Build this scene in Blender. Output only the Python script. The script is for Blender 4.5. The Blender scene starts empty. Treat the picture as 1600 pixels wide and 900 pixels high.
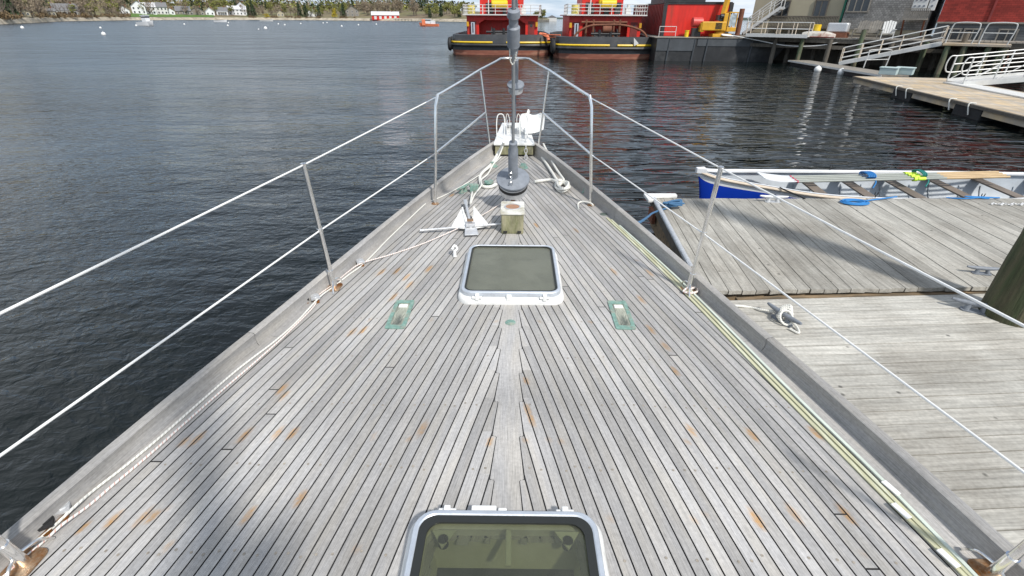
import bpy, bmesh, math, random
import numpy as np
from mathutils import Vector, Matrix
R = math.radians
random.seed(7)
C = bpy.context.scene.collection
S = bpy.context.scene

# ------------------------------------------------------------------ camera
F = 756.0; PITCH = R(29.2); ROLL = R(0.35); CH = 3.0
fw = Vector((0, math.cos(PITCH), -math.sin(PITCH))); r0 = Vector((1, 0, 0)); u0 = r0.cross(fw)
rt = r0*math.cos(ROLL) + u0*math.sin(ROLL); up = rt.cross(fw)
cam = bpy.data.cameras.new('camera'); co = bpy.data.objects.new('camera', cam); C.objects.link(co)
m = Matrix((rt, up, -fw)).transposed().to_4x4(); m.translation = (0, 0, CH); co.matrix_world = m
cam.sensor_width = 36; cam.lens = F/1600*36; cam.clip_start = 0.05; cam.clip_end = 20000
S.camera = co

# ------------------------------------------------------------------ light
SUN_EL = R(48); SUN_AZ = R(147)      # azimuth clockwise from +Y : right and a little behind
w = bpy.data.worlds.new('World'); S.world = w; w.use_nodes = True
nt = w.node_tree; nt.nodes.clear()
def N(t, **k):
    n = nt.nodes.new(t)
    for a, b in k.items(): setattr(n, a, b)
    return n
out = N('ShaderNodeOutputWorld'); bg = N('ShaderNodeBackground'); bg.inputs[1].default_value = 0.11
sky = N('ShaderNodeTexSky'); sky.sky_type = 'NISHITA'; sky.sun_disc = False
sky.sun_elevation = SUN_EL; sky.sun_rotation = SUN_AZ; sky.air_density = 1.0; sky.dust_density = 0.4; sky.ozone_density = 2.0
tc = N('ShaderNodeTexCoord'); sp = N('ShaderNodeSeparateXYZ'); nt.links.new(tc.outputs['Generated'], sp.inputs[0])
ad = N('ShaderNodeMath', operation='ADD'); ad.inputs[1].default_value = 0.10; nt.links.new(sp.outputs[2], ad.inputs[0])
mx = N('ShaderNodeMath', operation='MAXIMUM'); mx.inputs[1].default_value = 0.03; nt.links.new(ad.outputs[0], mx.inputs[0])
dx = N('ShaderNodeMath', operation='DIVIDE'); dy = N('ShaderNodeMath', operation='DIVIDE')
nt.links.new(sp.outputs[0], dx.inputs[0]); nt.links.new(mx.outputs[0], dx.inputs[1])
nt.links.new(sp.outputs[1], dy.inputs[0]); nt.links.new(mx.outputs[0], dy.inputs[1])
cb = N('ShaderNodeCombineXYZ'); nt.links.new(dx.outputs[0], cb.inputs[0]); nt.links.new(dy.outputs[0], cb.inputs[1])
ns = N('ShaderNodeTexNoise'); ns.inputs['Scale'].default_value = 0.55; ns.inputs['Detail'].default_value = 8; ns.inputs['Roughness'].default_value = 0.6
nt.links.new(cb.outputs[0], ns.inputs['Vector'])
cr = N('ShaderNodeValToRGB'); cr.color_ramp.elements[0].position = 0.36; cr.color_ramp.elements[1].position = 0.58
nt.links.new(ns.outputs['Fac'], cr.inputs[0])
hz = N('ShaderNodeMapRange'); hz.inputs[1].default_value = 0.0; hz.inputs[2].default_value = 0.30; hz.inputs[3].default_value = 0.85; hz.inputs[4].default_value = 0.0
nt.links.new(sp.outputs[2], hz.inputs[0])
hm = N('ShaderNodeMixRGB'); hm.inputs[2].default_value = (2.5, 3.9, 5.8, 1); nt.links.new(hz.outputs[0], hm.inputs[0]); nt.links.new(sky.outputs[0], hm.inputs[1])
mc = N('ShaderNodeMixRGB'); mc.inputs[2].default_value = (7.0, 7.45, 7.9, 1)
cf = N('ShaderNodeMath', operation='MULTIPLY'); cf.inputs[1].default_value = 0.85
nt.links.new(cr.outputs[0], cf.inputs[0]); nt.links.new(cf.outputs[0], mc.inputs[0]); nt.links.new(hm.outputs[0], mc.inputs[1])
nt.links.new(mc.outputs[0], bg.inputs[0]); nt.links.new(bg.outputs[0], out.inputs[0])
sl = bpy.data.lights.new('sun', 'SUN'); sl.energy = 3.2; sl.angle = R(4); sl.color = (1.0, 0.955, 0.89)
so = bpy.data.objects.new('sun', sl); C.objects.link(so)
sd = Vector((math.sin(SUN_AZ)*math.cos(SUN_EL), math.cos(SUN_AZ)*math.cos(SUN_EL), math.sin(SUN_EL)))
so.rotation_euler = sd.to_track_quat('Z', 'Y').to_euler(); so.location = (0, 0, 50)
S.view_settings.view_transform = 'Standard'; S.view_settings.look = 'None'; S.view_settings.gamma = 1
S.view_settings.use_curve_mapping = False; S.view_settings.exposure = 0.31
S.render.resolution_x = 1024; S.render.resolution_y = 576

# ------------------------------------------------------------------ helpers
def ray(px, py): return fw + rt*((px-800)/F) - up*((py-450)/F)
def at(px, py, z=1.5):
    d = ray(px, py); t = (z-CH)/d.z; return Vector((0, 0, CH)) + d*t
def atY(px, py, Y):
    d = ray(px, py); return Vector((0, 0, CH)) + d*(Y/d.y)
def tag(o, label=None, cat=None, group=None, kind=None):
    if label: o['label'] = label
    if cat: o['category'] = cat
    if group: o['group'] = group
    if kind: o['kind'] = kind
    return o
def empty(name, loc=(0, 0, 0), rz=0, label=None, cat=None, group=None):
    o = bpy.data.objects.new(name, None); C.objects.link(o); o.location = loc; o.rotation_euler = (0, 0, rz)
    o.empty_display_size = 0.2
    return tag(o, label, cat, group)
def copy_thing(o, loc=None, rz=None, label=None, scale=None):
    c = o.copy(); C.objects.link(c)
    for ch in o.children:
        k = ch.copy(); C.objects.link(k); k.parent = c
        for g in ch.children:
            q = g.copy(); C.objects.link(q); q.parent = k
    if loc is not None: c.location = loc
    if rz is not None: c.rotation_euler = (0, 0, rz)
    if scale is not None: c.scale = scale if hasattr(scale, '__len__') else (scale,)*3
    if label: c['label'] = label
    return c

class MB:
    def __init__(s): s.v = []; s.f = []; s.mi = []; s.uv = []; s.sm = []; s.col = []
    def add(s, vs, fs, m=0, smooth=False, uvs=None):
        b = len(s.v); s.v += [tuple(v) for v in vs]
        for i, f in enumerate(fs):
            s.f.append(tuple(b+k for k in f)); s.mi.append(m); s.sm.append(smooth)
            s.uv.append(uvs[i] if uvs else None)
        return b
    def box(s, c, d, rot=None, m=0):
        hx, hy, hz = d[0]/2, d[1]/2, d[2]/2
        vs = [Vector((x, y, z)) for x in (-hx, hx) for y in (-hy, hy) for z in (-hz, hz)]
        if rot is not None:
            q = Matrix.Rotation(rot, 3, 'Z') if not isinstance(rot, Matrix) else rot
            vs = [q @ v for v in vs]
        c = Vector(c)
        s.add([v+c for v in vs], [(0, 1, 3, 2), (4, 6, 7, 5), (0, 4, 5, 1), (2, 3, 7, 6), (0, 2, 6, 4), (1, 5, 7, 3)], m)
        return s
    def beam(s, a, b, w, h, m=0):
        a = Vector(a); b = Vector(b); d = b-a; L = d.length; y = d.normalized()
        x = y.cross(Vector((0, 0, 1)))
        x = Vector((1, 0, 0)) if x.length < 1e-4 else x.normalized()
        z = x.cross(y); q = Matrix((x, y, z)).transposed()
        return s.box((a+b)/2, (w, L, h), q, m)
    def tube(s, pts, r, n=8, m=0, caps=True, closed=False):
        pts = [Vector(p) for p in pts]; k = len(pts)
        rs = r if hasattr(r, '__len__') else [r]*k
        vs = []; prev = None
        for i, p in enumerate(pts):
            if closed: t = pts[(i+1) % k]-pts[i-1]
            else: t = (pts[min(i+1, k-1)]-pts[max(i-1, 0)])
            t = t.normalized() if t.length > 1e-9 else Vector((0, 0, 1))
            if prev is None:
                a = t.cross(Vector((0, 0, 1)))
                if a.length < 1e-3: a = t.cross(Vector((0, 1, 0)))
            else: a = prev - t*prev.dot(t)
            a.normalize(); prev = a; b = t.cross(a)
            for j in range(n):
                g = 2*math.pi*j/n; vs.append(p+(a*math.cos(g)+b*math.sin(g))*rs[i])
        fs = []; uv = []; L = 0
        for i in range(k if closed else k-1):
            i2 = (i+1) % k; dl = (pts[i2]-pts[i]).length
            for j in range(n):
                j2 = (j+1) % n
                fs.append((i*n+j, i*n+j2, i2*n+j2, i2*n+j))
                uv.append([(L, j/n), (L, (j+1)/n), (L+dl, (j+1)/n), (L+dl, j/n)])
            L += dl
        if caps and not closed:
            fs.append(tuple(range(n))[::-1]); uv.append([(0, 0)]*n)
            fs.append(tuple((k-1)*n+j for j in range(n))); uv.append([(0, 0)]*n)
        s.add(vs, fs, m, True, uv); return s
    def cyl(s, a, b, r, n=16, m=0, r2=None): return s.tube([a, b], [r, r if r2 is None else r2], n, m)
    def lathe(s, prof, c=(0, 0, 0), n=24, m=0, rot=None):
        c = Vector(c); vs = []
        for r, z in prof:
            for j in range(n):
                g = 2*math.pi*j/n; v = Vector((r*math.cos(g), r*math.sin(g), z))
                if rot is not None: v = rot @ v
                vs.append(v+c)
        fs = [(i*n+j, i*n+(j+1) % n, (i+1)*n+(j+1) % n, (i+1)*n+j) for i in range(len(prof)-1) for j in range(n)]
        s.add(vs, fs, m, True); return s
    def prism(s, pts, z0, z1, m=0, M=None):
        n = len(pts)
        vs = [Vector((p[0], p[1], z0)) for p in pts]+[Vector((p[0], p[1], z1)) for p in pts]
        if M is not None: vs = [M @ v for v in vs]
        s.add(vs, [tuple(range(n))[::-1], tuple(range(n, 2*n))]+[(i, (i+1) % n, n+(i+1) % n, n+i) for i in range(n)], m)
        return s
    def quad(s, a, b, c, d, m=0, uv=None): s.add([a, b, c, d], [(0, 1, 2, 3)], m, False, [uv] if uv else None); return s
    def build(s, name, mats, parent=None, loc=None, bevel=0, rz=None, auto=True):
        me = bpy.data.meshes.new(name); me.from_pydata(s.v, [], s.f)
        mats = mats if isinstance(mats, (list, tuple)) else [mats]
        for q in mats: me.materials.append(q)
        me.polygons.foreach_set('material_index', s.mi)
        me.polygons.foreach_set('use_smooth', s.sm)
        if any(u is not None for u in s.uv):
            ul = me.uv_layers.new(name='UVMap'); k = 0
            for f, u in zip(s.f, s.uv):
                for j in range(len(f)):
                    ul.data[k].uv = u[j] if u else (0, 0); k += 1
        me.update()
        bm = bmesh.new(); bm.from_mesh(me); bmesh.ops.recalc_face_normals(bm, faces=bm.faces); bm.to_mesh(me); bm.free()
        if any(s.sm):
            try: me.set_sharp_from_angle(angle=R(40))
            except Exception: pass
        o = bpy.data.objects.new(name, me); C.objects.link(o)
        if parent is not None: o.parent = parent
        if loc is not None: o.location = loc
        if rz is not None: o.rotation_euler = (0, 0, rz)
        if bevel:
            b = o.modifiers.new('bevel', 'BEVEL'); b.width = bevel; b.segments = 2; b.limit_method = 'ANGLE'; b.angle_limit = R(50)
        return o
def spline(pts, k=8, closed=False):
    P = [Vector(p) for p in pts]; n = len(P); o = []
    rng = range(n) if closed else range(n-1)
    for i in rng:
        g = (lambda j: P[j % n]) if closed else (lambda j: P[max(0, min(n-1, j))])
        a, b, c, d = g(i-1), g(i), g(i+1), g(i+2)
        for q in range(k):
            t = q/k
            o.append(0.5*((2*b)+(c-a)*t+(2*a-5*b+4*c-d)*t*t+(3*b-a-3*c+d)*t**3))
    if not closed: o.append(P[-1])
    return o
def rrect(w, h, r, n=6, cx=0, cy=0):
    o = []
    for sx, sy, a0 in ((1, 1, 0), (-1, 1, 90), (-1, -1, 180), (1, -1, 270)):
        for i in range(n+1):
            g = R(a0+90*i/n); o.append((cx+sx*(w/2-r)+r*math.cos(g), cy+sy*(h/2-r)+r*math.sin(g)))
    return o
def ring(mb, outer, inner, z0, z1, m=0, bev=0.0):
    n = len(outer)
    prof = [(outer, z0), (outer, z1-bev)]
    if bev:
        def lerp(a, b, t): return [(p[0]+(q[0]-p[0])*t, p[1]+(q[1]-p[1])*t) for p, q in zip(a, b)]
        prof += [(lerp(outer, inner, .12), z1-bev*.3), (lerp(outer, inner, .3), z1), (lerp(outer, inner, .8), z1)]
        prof += [(inner, z1-bev*.5)]
    else: prof += [(inner, z1)]
    prof += [(inner, z0)]
    vs = []
    for p, z in prof: vs += [(q[0], q[1], z) for q in p]
    k = len(prof); fs = []
    for i in range(k):
        for j in range(n):
            fs.append((i*n+j, i*n+(j+1) % n, ((i+1) % k)*n+(j+1) % n, ((i+1) % k)*n+j))
    mb.add(vs, fs, m, True)

# ------------------------------------------------------------------ materials
def newmat(name):
    mt = bpy.data.materials.new(name); mt.use_nodes = True
    return mt, mt.node_tree, mt.node_tree.nodes['Principled BSDF']
def L(t, a, b): t.links.new(a, b)
def mat(name, col, rough=0.6, metal=0.0, var=0.15, scale=8.0, bump=0.15, bscale=None, col2=None, thr=(0.45, 0.7), stretch=None, spec=0.5, dist=0.01, island=0.0):
    mt, t, b = newmat(name)
    tcn = t.nodes.new('ShaderNodeTexCoord'); src = tcn.outputs['Object']
    if stretch:
        mp = t.nodes.new('ShaderNodeMapping'); mp.inputs['Scale'].default_value = stretch; L(t, src, mp.inputs[0]); src = mp.outputs[0]
    n1 = t.nodes.new('ShaderNodeTexNoise'); n1.inputs['Scale'].default_value = scale; n1.inputs['Detail'].default_value = 6; n1.inputs['Roughness'].default_value = .6; L(t, src, n1.inputs['Vector'])
    mr = t.nodes.new('ShaderNodeMapRange'); mr.inputs[1].default_value = 0.3; mr.inputs[2].default_value = 0.7
    mr.inputs[3].default_value = 1-var; mr.inputs[4].default_value = 1+var; L(t, n1.outputs['Fac'], mr.inputs[0])
    val = mr.outputs[0]
    if island:
        g = t.nodes.new('ShaderNodeNewGeometry'); m2 = t.nodes.new('ShaderNodeMapRange')
        m2.inputs[3].default_value = 1-island; m2.inputs[4].default_value = 1+island; L(t, g.outputs['Random Per Island'], m2.inputs[0])
        mm = t.nodes.new('ShaderNodeMath'); mm.operation = 'MULTIPLY'; L(t, val, mm.inputs[0]); L(t, m2.outputs[0], mm.inputs[1]); val = mm.outputs[0]
    base = None
    if col2:
        n2 = t.nodes.new('ShaderNodeTexNoise'); n2.inputs['Scale'].default_value = scale*0.4; n2.inputs['Detail'].default_value = 8; n2.inputs['Roughness'].default_value = .65; L(t, src, n2.inputs['Vector'])
        rr = t.nodes.new('ShaderNodeMapRange'); rr.inputs[1].default_value = thr[0]; rr.inputs[2].default_value = thr[1]; L(t, n2.outputs['Fac'], rr.inputs[0])
        mxn = t.nodes.new('ShaderNodeMixRGB'); mxn.inputs[1].default_value = (*col, 1); mxn.inputs[2].default_value = (*col2, 1); L(t, rr.outputs[0], mxn.inputs[0]); base = mxn.outputs[0]
    hs = t.nodes.new('ShaderNodeVectorMath'); hs.operation = 'SCALE'
    if base: L(t, base, hs.inputs[0])
    else: hs.inputs[0].default_value = col
    L(t, val, hs.inputs['Scale']); L(t, hs.outputs[0], b.inputs['Base Color'])
    b.inputs['Roughness'].default_value = rough; b.inputs['Metallic'].default_value = metal
    b.inputs['Specular IOR Level'].default_value = spec
    if bump:
        n3 = t.nodes.new('ShaderNodeTexNoise'); n3.inputs['Scale'].default_value = bscale or scale*3; n3.inputs['Detail'].default_value = 5; L(t, src, n3.inputs['Vector'])
        bp = t.nodes.new('ShaderNodeBump'); bp.inputs['Strength'].default_value = bump; bp.inputs['Distance'].default_value = dist
        L(t, n3.outputs['Fac'], bp.inputs['Height']); L(t, bp.outputs[0], b.inputs['Normal'])
    return mt

def teak_material(rail=False, king=False):
    mt, t, b = newmat('weathered_teak_rail' if rail else 'weathered_teak_king' if king else 'weathered_teak'); nd = t.nodes
    uv = nd.new('ShaderNodeUVMap'); g = nd.new('ShaderNodeNewGeometry'); tcn = nd.new('ShaderNodeTexCoord')
    # per plank offset
    off = nd.new('ShaderNodeVectorMath'); off.operation = 'MULTIPLY_ADD'
    cbx = nd.new('ShaderNodeCombineXYZ'); L(t, g.outputs['Random Per Island'], cbx.inputs[0]); L(t, g.outputs['Random Per Island'], cbx.inputs[1])
    off.inputs[1].default_value = (37, 91, 0); L(t, cbx.outputs[0], off.inputs[0]); L(t, uv.outputs[0], off.inputs[2])
    mp = nd.new('ShaderNodeMapping'); mp.inputs['Scale'].default_value = (9, 230, 1); L(t, off.outputs[0], mp.inputs[0])
    n1 = nd.new('ShaderNodeTexNoise'); n1.inputs['Scale'].default_value = 1; n1.inputs['Detail'].default_value = 8; n1.inputs['Roughness'].default_value = .72; L(t, mp.outputs[0], n1.inputs['Vector'])
    mp2 = nd.new('ShaderNodeMapping'); mp2.inputs['Scale'].default_value = (2.2, 14, 1); L(t, off.outputs[0], mp2.inputs[0])
    n2 = nd.new('ShaderNodeTexNoise'); n2.inputs['Scale'].default_value = 1; n2.inputs['Detail'].default_value = 4; L(t, mp2.outputs[0], n2.inputs['Vector'])
    n4 = nd.new('ShaderNodeTexNoise'); n4.inputs['Scale'].default_value = 2.3; n4.inputs['Detail'].default_value = 5; L(t, tcn.outputs['Object'], n4.inputs['Vector'])
    n5 = nd.new('ShaderNodeTexNoise'); n5.inputs['Scale'].default_value = 70; n5.inputs['Detail'].default_value = 4; L(t, tcn.outputs['Object'], n5.inputs['Vector'])
    cmb = None
    def rng(src, lo, hi, a=.3, c=.7):
        q = nd.new('ShaderNodeMapRange'); q.inputs[1].default_value = a; q.inputs[2].default_value = c; q.inputs[3].default_value = lo; q.inputs[4].default_value = hi; L(t, src, q.inputs[0]); return q.outputs[0]
    def mul(a, c):
        q = nd.new('ShaderNodeMath'); q.operation = 'MULTIPLY'; L(t, a, q.inputs[0]); L(t, c, q.inputs[1]); return q.outputs[0]
    v = mul(rng(n1.outputs['Fac'], .66, 1.24), rng(n2.outputs['Fac'], .88, 1.12))
    v = mul(v, rng(n4.outputs['Fac'], .86, 1.12)); v = mul(v, rng(n5.outputs['Fac'], .90, 1.10))
    v = mul(v, rng(g.outputs['Random Per Island'], 1.04 if king else .80 if not rail else .78, 1.08 if king else 1.15 if not rail else .92, 0, 1))
    hue = nd.new('ShaderNodeMixRGB'); hue.inputs[1].default_value = (.445, .435, .425, 1); hue.inputs[2].default_value = (.405, .385, .355, 1); L(t, rng(n2.outputs['Fac'], 0, 1, .4, .65), hue.inputs[0])
    at_ = nd.new('ShaderNodeAttribute'); at_.attribute_name = 'stain'
    st = nd.new('ShaderNodeMixRGB'); st.inputs[2].default_value = (.44, .27, .13, 1); L(t, hue.outputs[0], st.inputs[1])
    sr = mul(at_.outputs['Fac'], rng(n5.outputs['Fac'], .45, 1.2)); L(t, sr, st.inputs[0])
    at2 = nd.new('ShaderNodeAttribute'); at2.attribute_name = 'plug'
    pl = nd.new('ShaderNodeMixRGB'); pl.inputs[2].default_value = (.16, .13, .10, 1); L(t, st.outputs[0], pl.inputs[1]); L(t, at2.outputs['Fac'], pl.inputs[0])
    sc = nd.new('ShaderNodeVectorMath'); sc.operation = 'SCALE'; L(t, pl.outputs[0], sc.inputs[0]); L(t, v, sc.inputs['Scale'])
    L(t, sc.outputs[0], b.inputs['Base Color']); b.inputs['Roughness'].default_value = .72; b.inputs['Specular IOR Level'].default_value = .35
    bp = nd.new('ShaderNodeBump'); bp.inputs['Strength'].default_value = .5; bp.inputs['Distance'].default_value = .0012
    L(t, n1.outputs['Fac'], bp.inputs['Height']); L(t, bp.outputs[0], b.inputs['Normal'])
    return mt
def rail_wood(name, col, sx=(7, 4, 40)):
    return mat(name, col, rough=.7, var=.10, scale=1.4, bump=.2, bscale=3, stretch=sx, col2=tuple(c*.86 for c in col), thr=(.4, .7), dist=.003)
def dock_wood(name, col, along='Y', isl=.16):
    st = (22, 1.1, 22) if along == 'Y' else (1.1, 22, 22)
    mt, t, b = newmat(name); nd = t.nodes
    tcn = nd.new('ShaderNodeTexCoord'); g = nd.new('ShaderNodeNewGeometry')
    mp = nd.new('ShaderNodeMapping'); mp.inputs['Scale'].default_value = st; L(t, tcn.outputs['Object'], mp.inputs[0])
    add = nd.new('ShaderNodeVectorMath'); add.operation = 'ADD'; L(t, mp.outputs[0], add.inputs[0])
    cbx = nd.new('ShaderNodeCombineXYZ'); mm = nd.new('ShaderNodeMath'); mm.operation = 'MULTIPLY'; mm.inputs[1].default_value = 50; L(t, g.outputs['Random Per Island'], mm.inputs[0]); L(t, mm.outputs[0], cbx.inputs[2]); L(t, cbx.outputs[0], add.inputs[1])
    n1 = nd.new('ShaderNodeTexNoise'); n1.inputs['Scale'].default_value = 1.6; n1.inputs['Detail'].default_value = 9; n1.inputs['Roughness'].default_value = .7; L(t, add.outputs[0], n1.inputs['Vector'])
    n2 = nd.new('ShaderNodeTexNoise'); n2.inputs['Scale'].default_value = 1.3; n2.inputs['Detail'].default_value = 7; n2.inputs['Roughness'].default_value = .6; L(t, tcn.outputs['Object'], n2.inputs['Vector'])
    n3 = nd.new('ShaderNodeTexNoise'); n3.inputs['Scale'].default_value = 34; n3.inputs['Detail'].default_value = 3; L(t, tcn.outputs['Object'], n3.inputs['Vector'])
    vo = nd.new('ShaderNodeTexVoronoi'); vo.inputs['Scale'].default_value = 3.4; L(t, tcn.outputs['Object'], vo.inputs['Vector'])
    def rng(src, lo, hi, a=.3, c=.7):
        q = nd.new('ShaderNodeMapRange'); q.inputs[1].default_value = a; q.inputs[2].default_value = c; q.inputs[3].default_value = lo; q.inputs[4].default_value = hi; L(t, src, q.inputs[0]); return q.outputs[0]
    def mul(a, c):
        q = nd.new('ShaderNodeMath'); q.operation = 'MULTIPLY'; L(t, a, q.inputs[0]); L(t, c, q.inputs[1]); return q.outputs[0]
    v = mul(rng(n1.outputs['Fac'], .62, 1.28), rng(n3.outputs['Fac'], .88, 1.12)); v = mul(v, rng(g.outputs['Random Per Island'], 1-isl, 1+isl, 0, 1))
    v = mul(v, rng(vo.outputs['Distance'], .35, 1, .035, .075))
    hue = nd.new('ShaderNodeMixRGB'); hue.inputs[1].default_value = (*col, 1); hue.inputs[2].default_value = (col[0]*.74, col[1]*.72, col[2]*.70, 1); L(t, rng(n2.outputs['Fac'], 0, 1, .42, .66), hue.inputs[0])
    sc = nd.new('ShaderNodeVectorMath'); sc.operation = 'SCALE'; L(t, hue.outputs[0], sc.inputs[0]); L(t, v, sc.inputs['Scale'])
    L(t, sc.outputs[0], b.inputs['Base Color']); b.inputs['Roughness'].default_value = .85; b.inputs['Specular IOR Level'].default_value = .25
    bp = nd.new('ShaderNodeBump'); bp.inputs['Strength'].default_value = .5; bp.inputs['Distance'].default_value = .003
    L(t, n1.outputs['Fac'], bp.inputs['Height']); L(t, bp.outputs[0], b.inputs['Normal'])
    return mt
def water_material():
    mt, t, b = newmat('harbour_water'); nd = t.nodes
    b.inputs['Base Color'].default_value = (.003, .006, .006, 1); b.inputs['Roughness'].default_value = .035; b.inputs['IOR'].default_value = 1.333
    tcn = nd.new('ShaderNodeTexCoord')
    def noise(scale, st, det, rot=0, dst=0.0):
        mp = nd.new('ShaderNodeMapping'); mp.inputs['Scale'].default_value = st; mp.inputs['Rotation'].default_value = (0, 0, rot); L(t, tcn.outputs['Object'], mp.inputs[0])
        n = nd.new('ShaderNodeTexNoise'); n.inputs['Scale'].default_value = scale; n.inputs['Detail'].default_value = det; n.inputs['Distortion'].default_value = dst; L(t, mp.outputs[0], n.inputs['Vector']); return n.outputs['Fac']
    sx0 = nd.new('ShaderNodeSeparateXYZ'); L(t, tcn.outputs['Object'], sx0.inputs[0])
    ry = nd.new('ShaderNodeMapRange'); ry.inputs[1].default_value = 8; ry.inputs[2].default_value = 38; ry.inputs[3].default_value = .03; ry.inputs[4].default_value = .23; L(t, sx0.outputs[1], ry.inputs[0])
    rx = nd.new('ShaderNodeMapRange'); rx.interpolation_type = 'SMOOTHSTEP'; rx.inputs[1].default_value = -14; rx.inputs[2].default_value = 2; rx.inputs[3].default_value = 1; rx.inputs[4].default_value = .25; L(t, sx0.outputs[0], rx.inputs[0])
    rm = nd.new('ShaderNodeMath'); rm.operation = 'MULTIPLY'; L(t, ry.outputs[0], rm.inputs[0]); L(t, rx.outputs[0], rm.inputs[1])
    rf_ = nd.new('ShaderNodeMath'); rf_.operation = 'MAXIMUM'; rf_.inputs[1].default_value = .03; L(t, rm.outputs[0], rf_.inputs[0]); L(t, rf_.outputs[0], b.inputs['Roughness'])
    def vary(lo, hi, x0=-5, x1=5):
        q = nd.new('ShaderNodeMapRange'); q.interpolation_type = 'SMOOTHSTEP'; q.inputs[1].default_value = x0; q.inputs[2].default_value = x1; q.inputs[3].default_value = lo; q.inputs[4].default_value = hi; L(t, sx0.outputs[0], q.inputs[0]); return q.outputs[0]
    def mulv(x, y, z=None):
        q = nd.new('ShaderNodeMath'); q.operation = 'MULTIPLY_ADD' if z is not None else 'MULTIPLY'; L(t, x, q.inputs[0]); L(t, y, q.inputs[1])
        if z is not None: L(t, z, q.inputs[2])
        return q.outputs[0]
    chop = noise(7.5, (1, 1.35, 1), 3, R(15), .5)          # wind chop on the open side
    mid = noise(1.7, (1, 1.7, 1), 2, R(-12), .3)
    calm = noise(.62, (1, 3.4, 1), 2.2, R(-6), .5)         # longer glassy wavelets in the shelter of the wharf
    fine = noise(4.2, (1, 2.6, 1), 2, R(9), .3)
    swell = noise(.33, (1, 2.2, 1), 2, R(20))
    patch = noise(.06, (1, 2.2, 1), 4)
    pr = nd.new('ShaderNodeMapRange'); pr.inputs[1].default_value = .35; pr.inputs[2].default_value = .65; pr.inputs[3].default_value = .55; pr.inputs[4].default_value = 1.2; L(t, patch, pr.inputs[0])
    far = nd.new('ShaderNodeMapRange'); far.inputs[1].default_value = 15; far.inputs[2].default_value = 80; far.inputs[3].default_value = 1; far.inputs[4].default_value = 3.6; L(t, sx0.outputs[1], far.inputs[0])
    h = mulv(swell, mulv(vary(.13, .05), far.outputs[0]))
    h = mulv(mid, mulv(vary(.050, .012), far.outputs[0]), h)
    h = mulv(calm, vary(.02, .17), h); h = mulv(fine, vary(.0, .006), h); h = mulv(chop, vary(.026, .0012), h)
    mu = nd.new('ShaderNodeMath'); mu.operation = 'MULTIPLY'; L(t, h, mu.inputs[0]); L(t, pr.outputs[0], mu.inputs[1])
    bp = nd.new('ShaderNodeBump'); bp.inputs['Strength'].default_value = 1; bp.inputs['Distance'].default_value = 1.0
    L(t, mu.outputs[0], bp.inputs['Height']); L(t, bp.outputs[0], b.inputs['Normal'])
    return mt
def rope_material(name, col, fleck=None):
    mt, t, b = newmat(name); nd = t.nodes
    uv = nd.new('ShaderNodeUVMap'); sx = nd.new('ShaderNodeSeparateXYZ'); L(t, uv.outputs[0], sx.inputs[0])
    m1 = nd.new('ShaderNodeMath'); m1.operation = 'MULTIPLY'; m1.inputs[1].default_value = 55; L(t, sx.outputs[0], m1.inputs[0])
    m2 = nd.new('ShaderNodeMath'); m2.operation = 'ADD'; L(t, m1.outputs[0], m2.inputs[0]); L(t, sx.outputs[1], m2.inputs[1])
    m3 = nd.new('ShaderNodeMath'); m3.operation = 'MULTIPLY'; m3.inputs[1].default_value = 6.283; L(t, m2.outputs[0], m3.inputs[0])
    m4 = nd.new('ShaderNodeMath'); m4.operation = 'SINE'; L(t, m3.outputs[0], m4.inputs[0])
    mr = nd.new('ShaderNodeMapRange'); mr.inputs[1].default_value = -1; mr.inputs[2].default_value = 1; L(t, m4.outputs[0], mr.inputs[0])
    mxn = nd.new('ShaderNodeMixRGB'); c2 = fleck or tuple(c*.72 for c in col); mxn.inputs[1].default_value = (*c2, 1); mxn.inputs[2].default_value = (*col, 1)
    rr = nd.new('ShaderNodeMapRange'); rr.inputs[1].default_value = 0.0 if not fleck else .05; rr.inputs[2].default_value = .5 if not fleck else .25; L(t, mr.outputs[0], rr.inputs[0]); L(t, rr.outputs[0], mxn.inputs[0])
    L(t, mxn.outputs[0], b.inputs['Base Color']); b.inputs['Roughness'].default_value = .8
    bp = nd.new('ShaderNodeBump'); bp.inputs['Strength'].default_value = .5; bp.inputs['Distance'].default_value = .002; L(t, mr.outputs[0], bp.inputs['Height']); L(t, bp.outputs[0], b.inputs['Normal'])
    return mt
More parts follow.
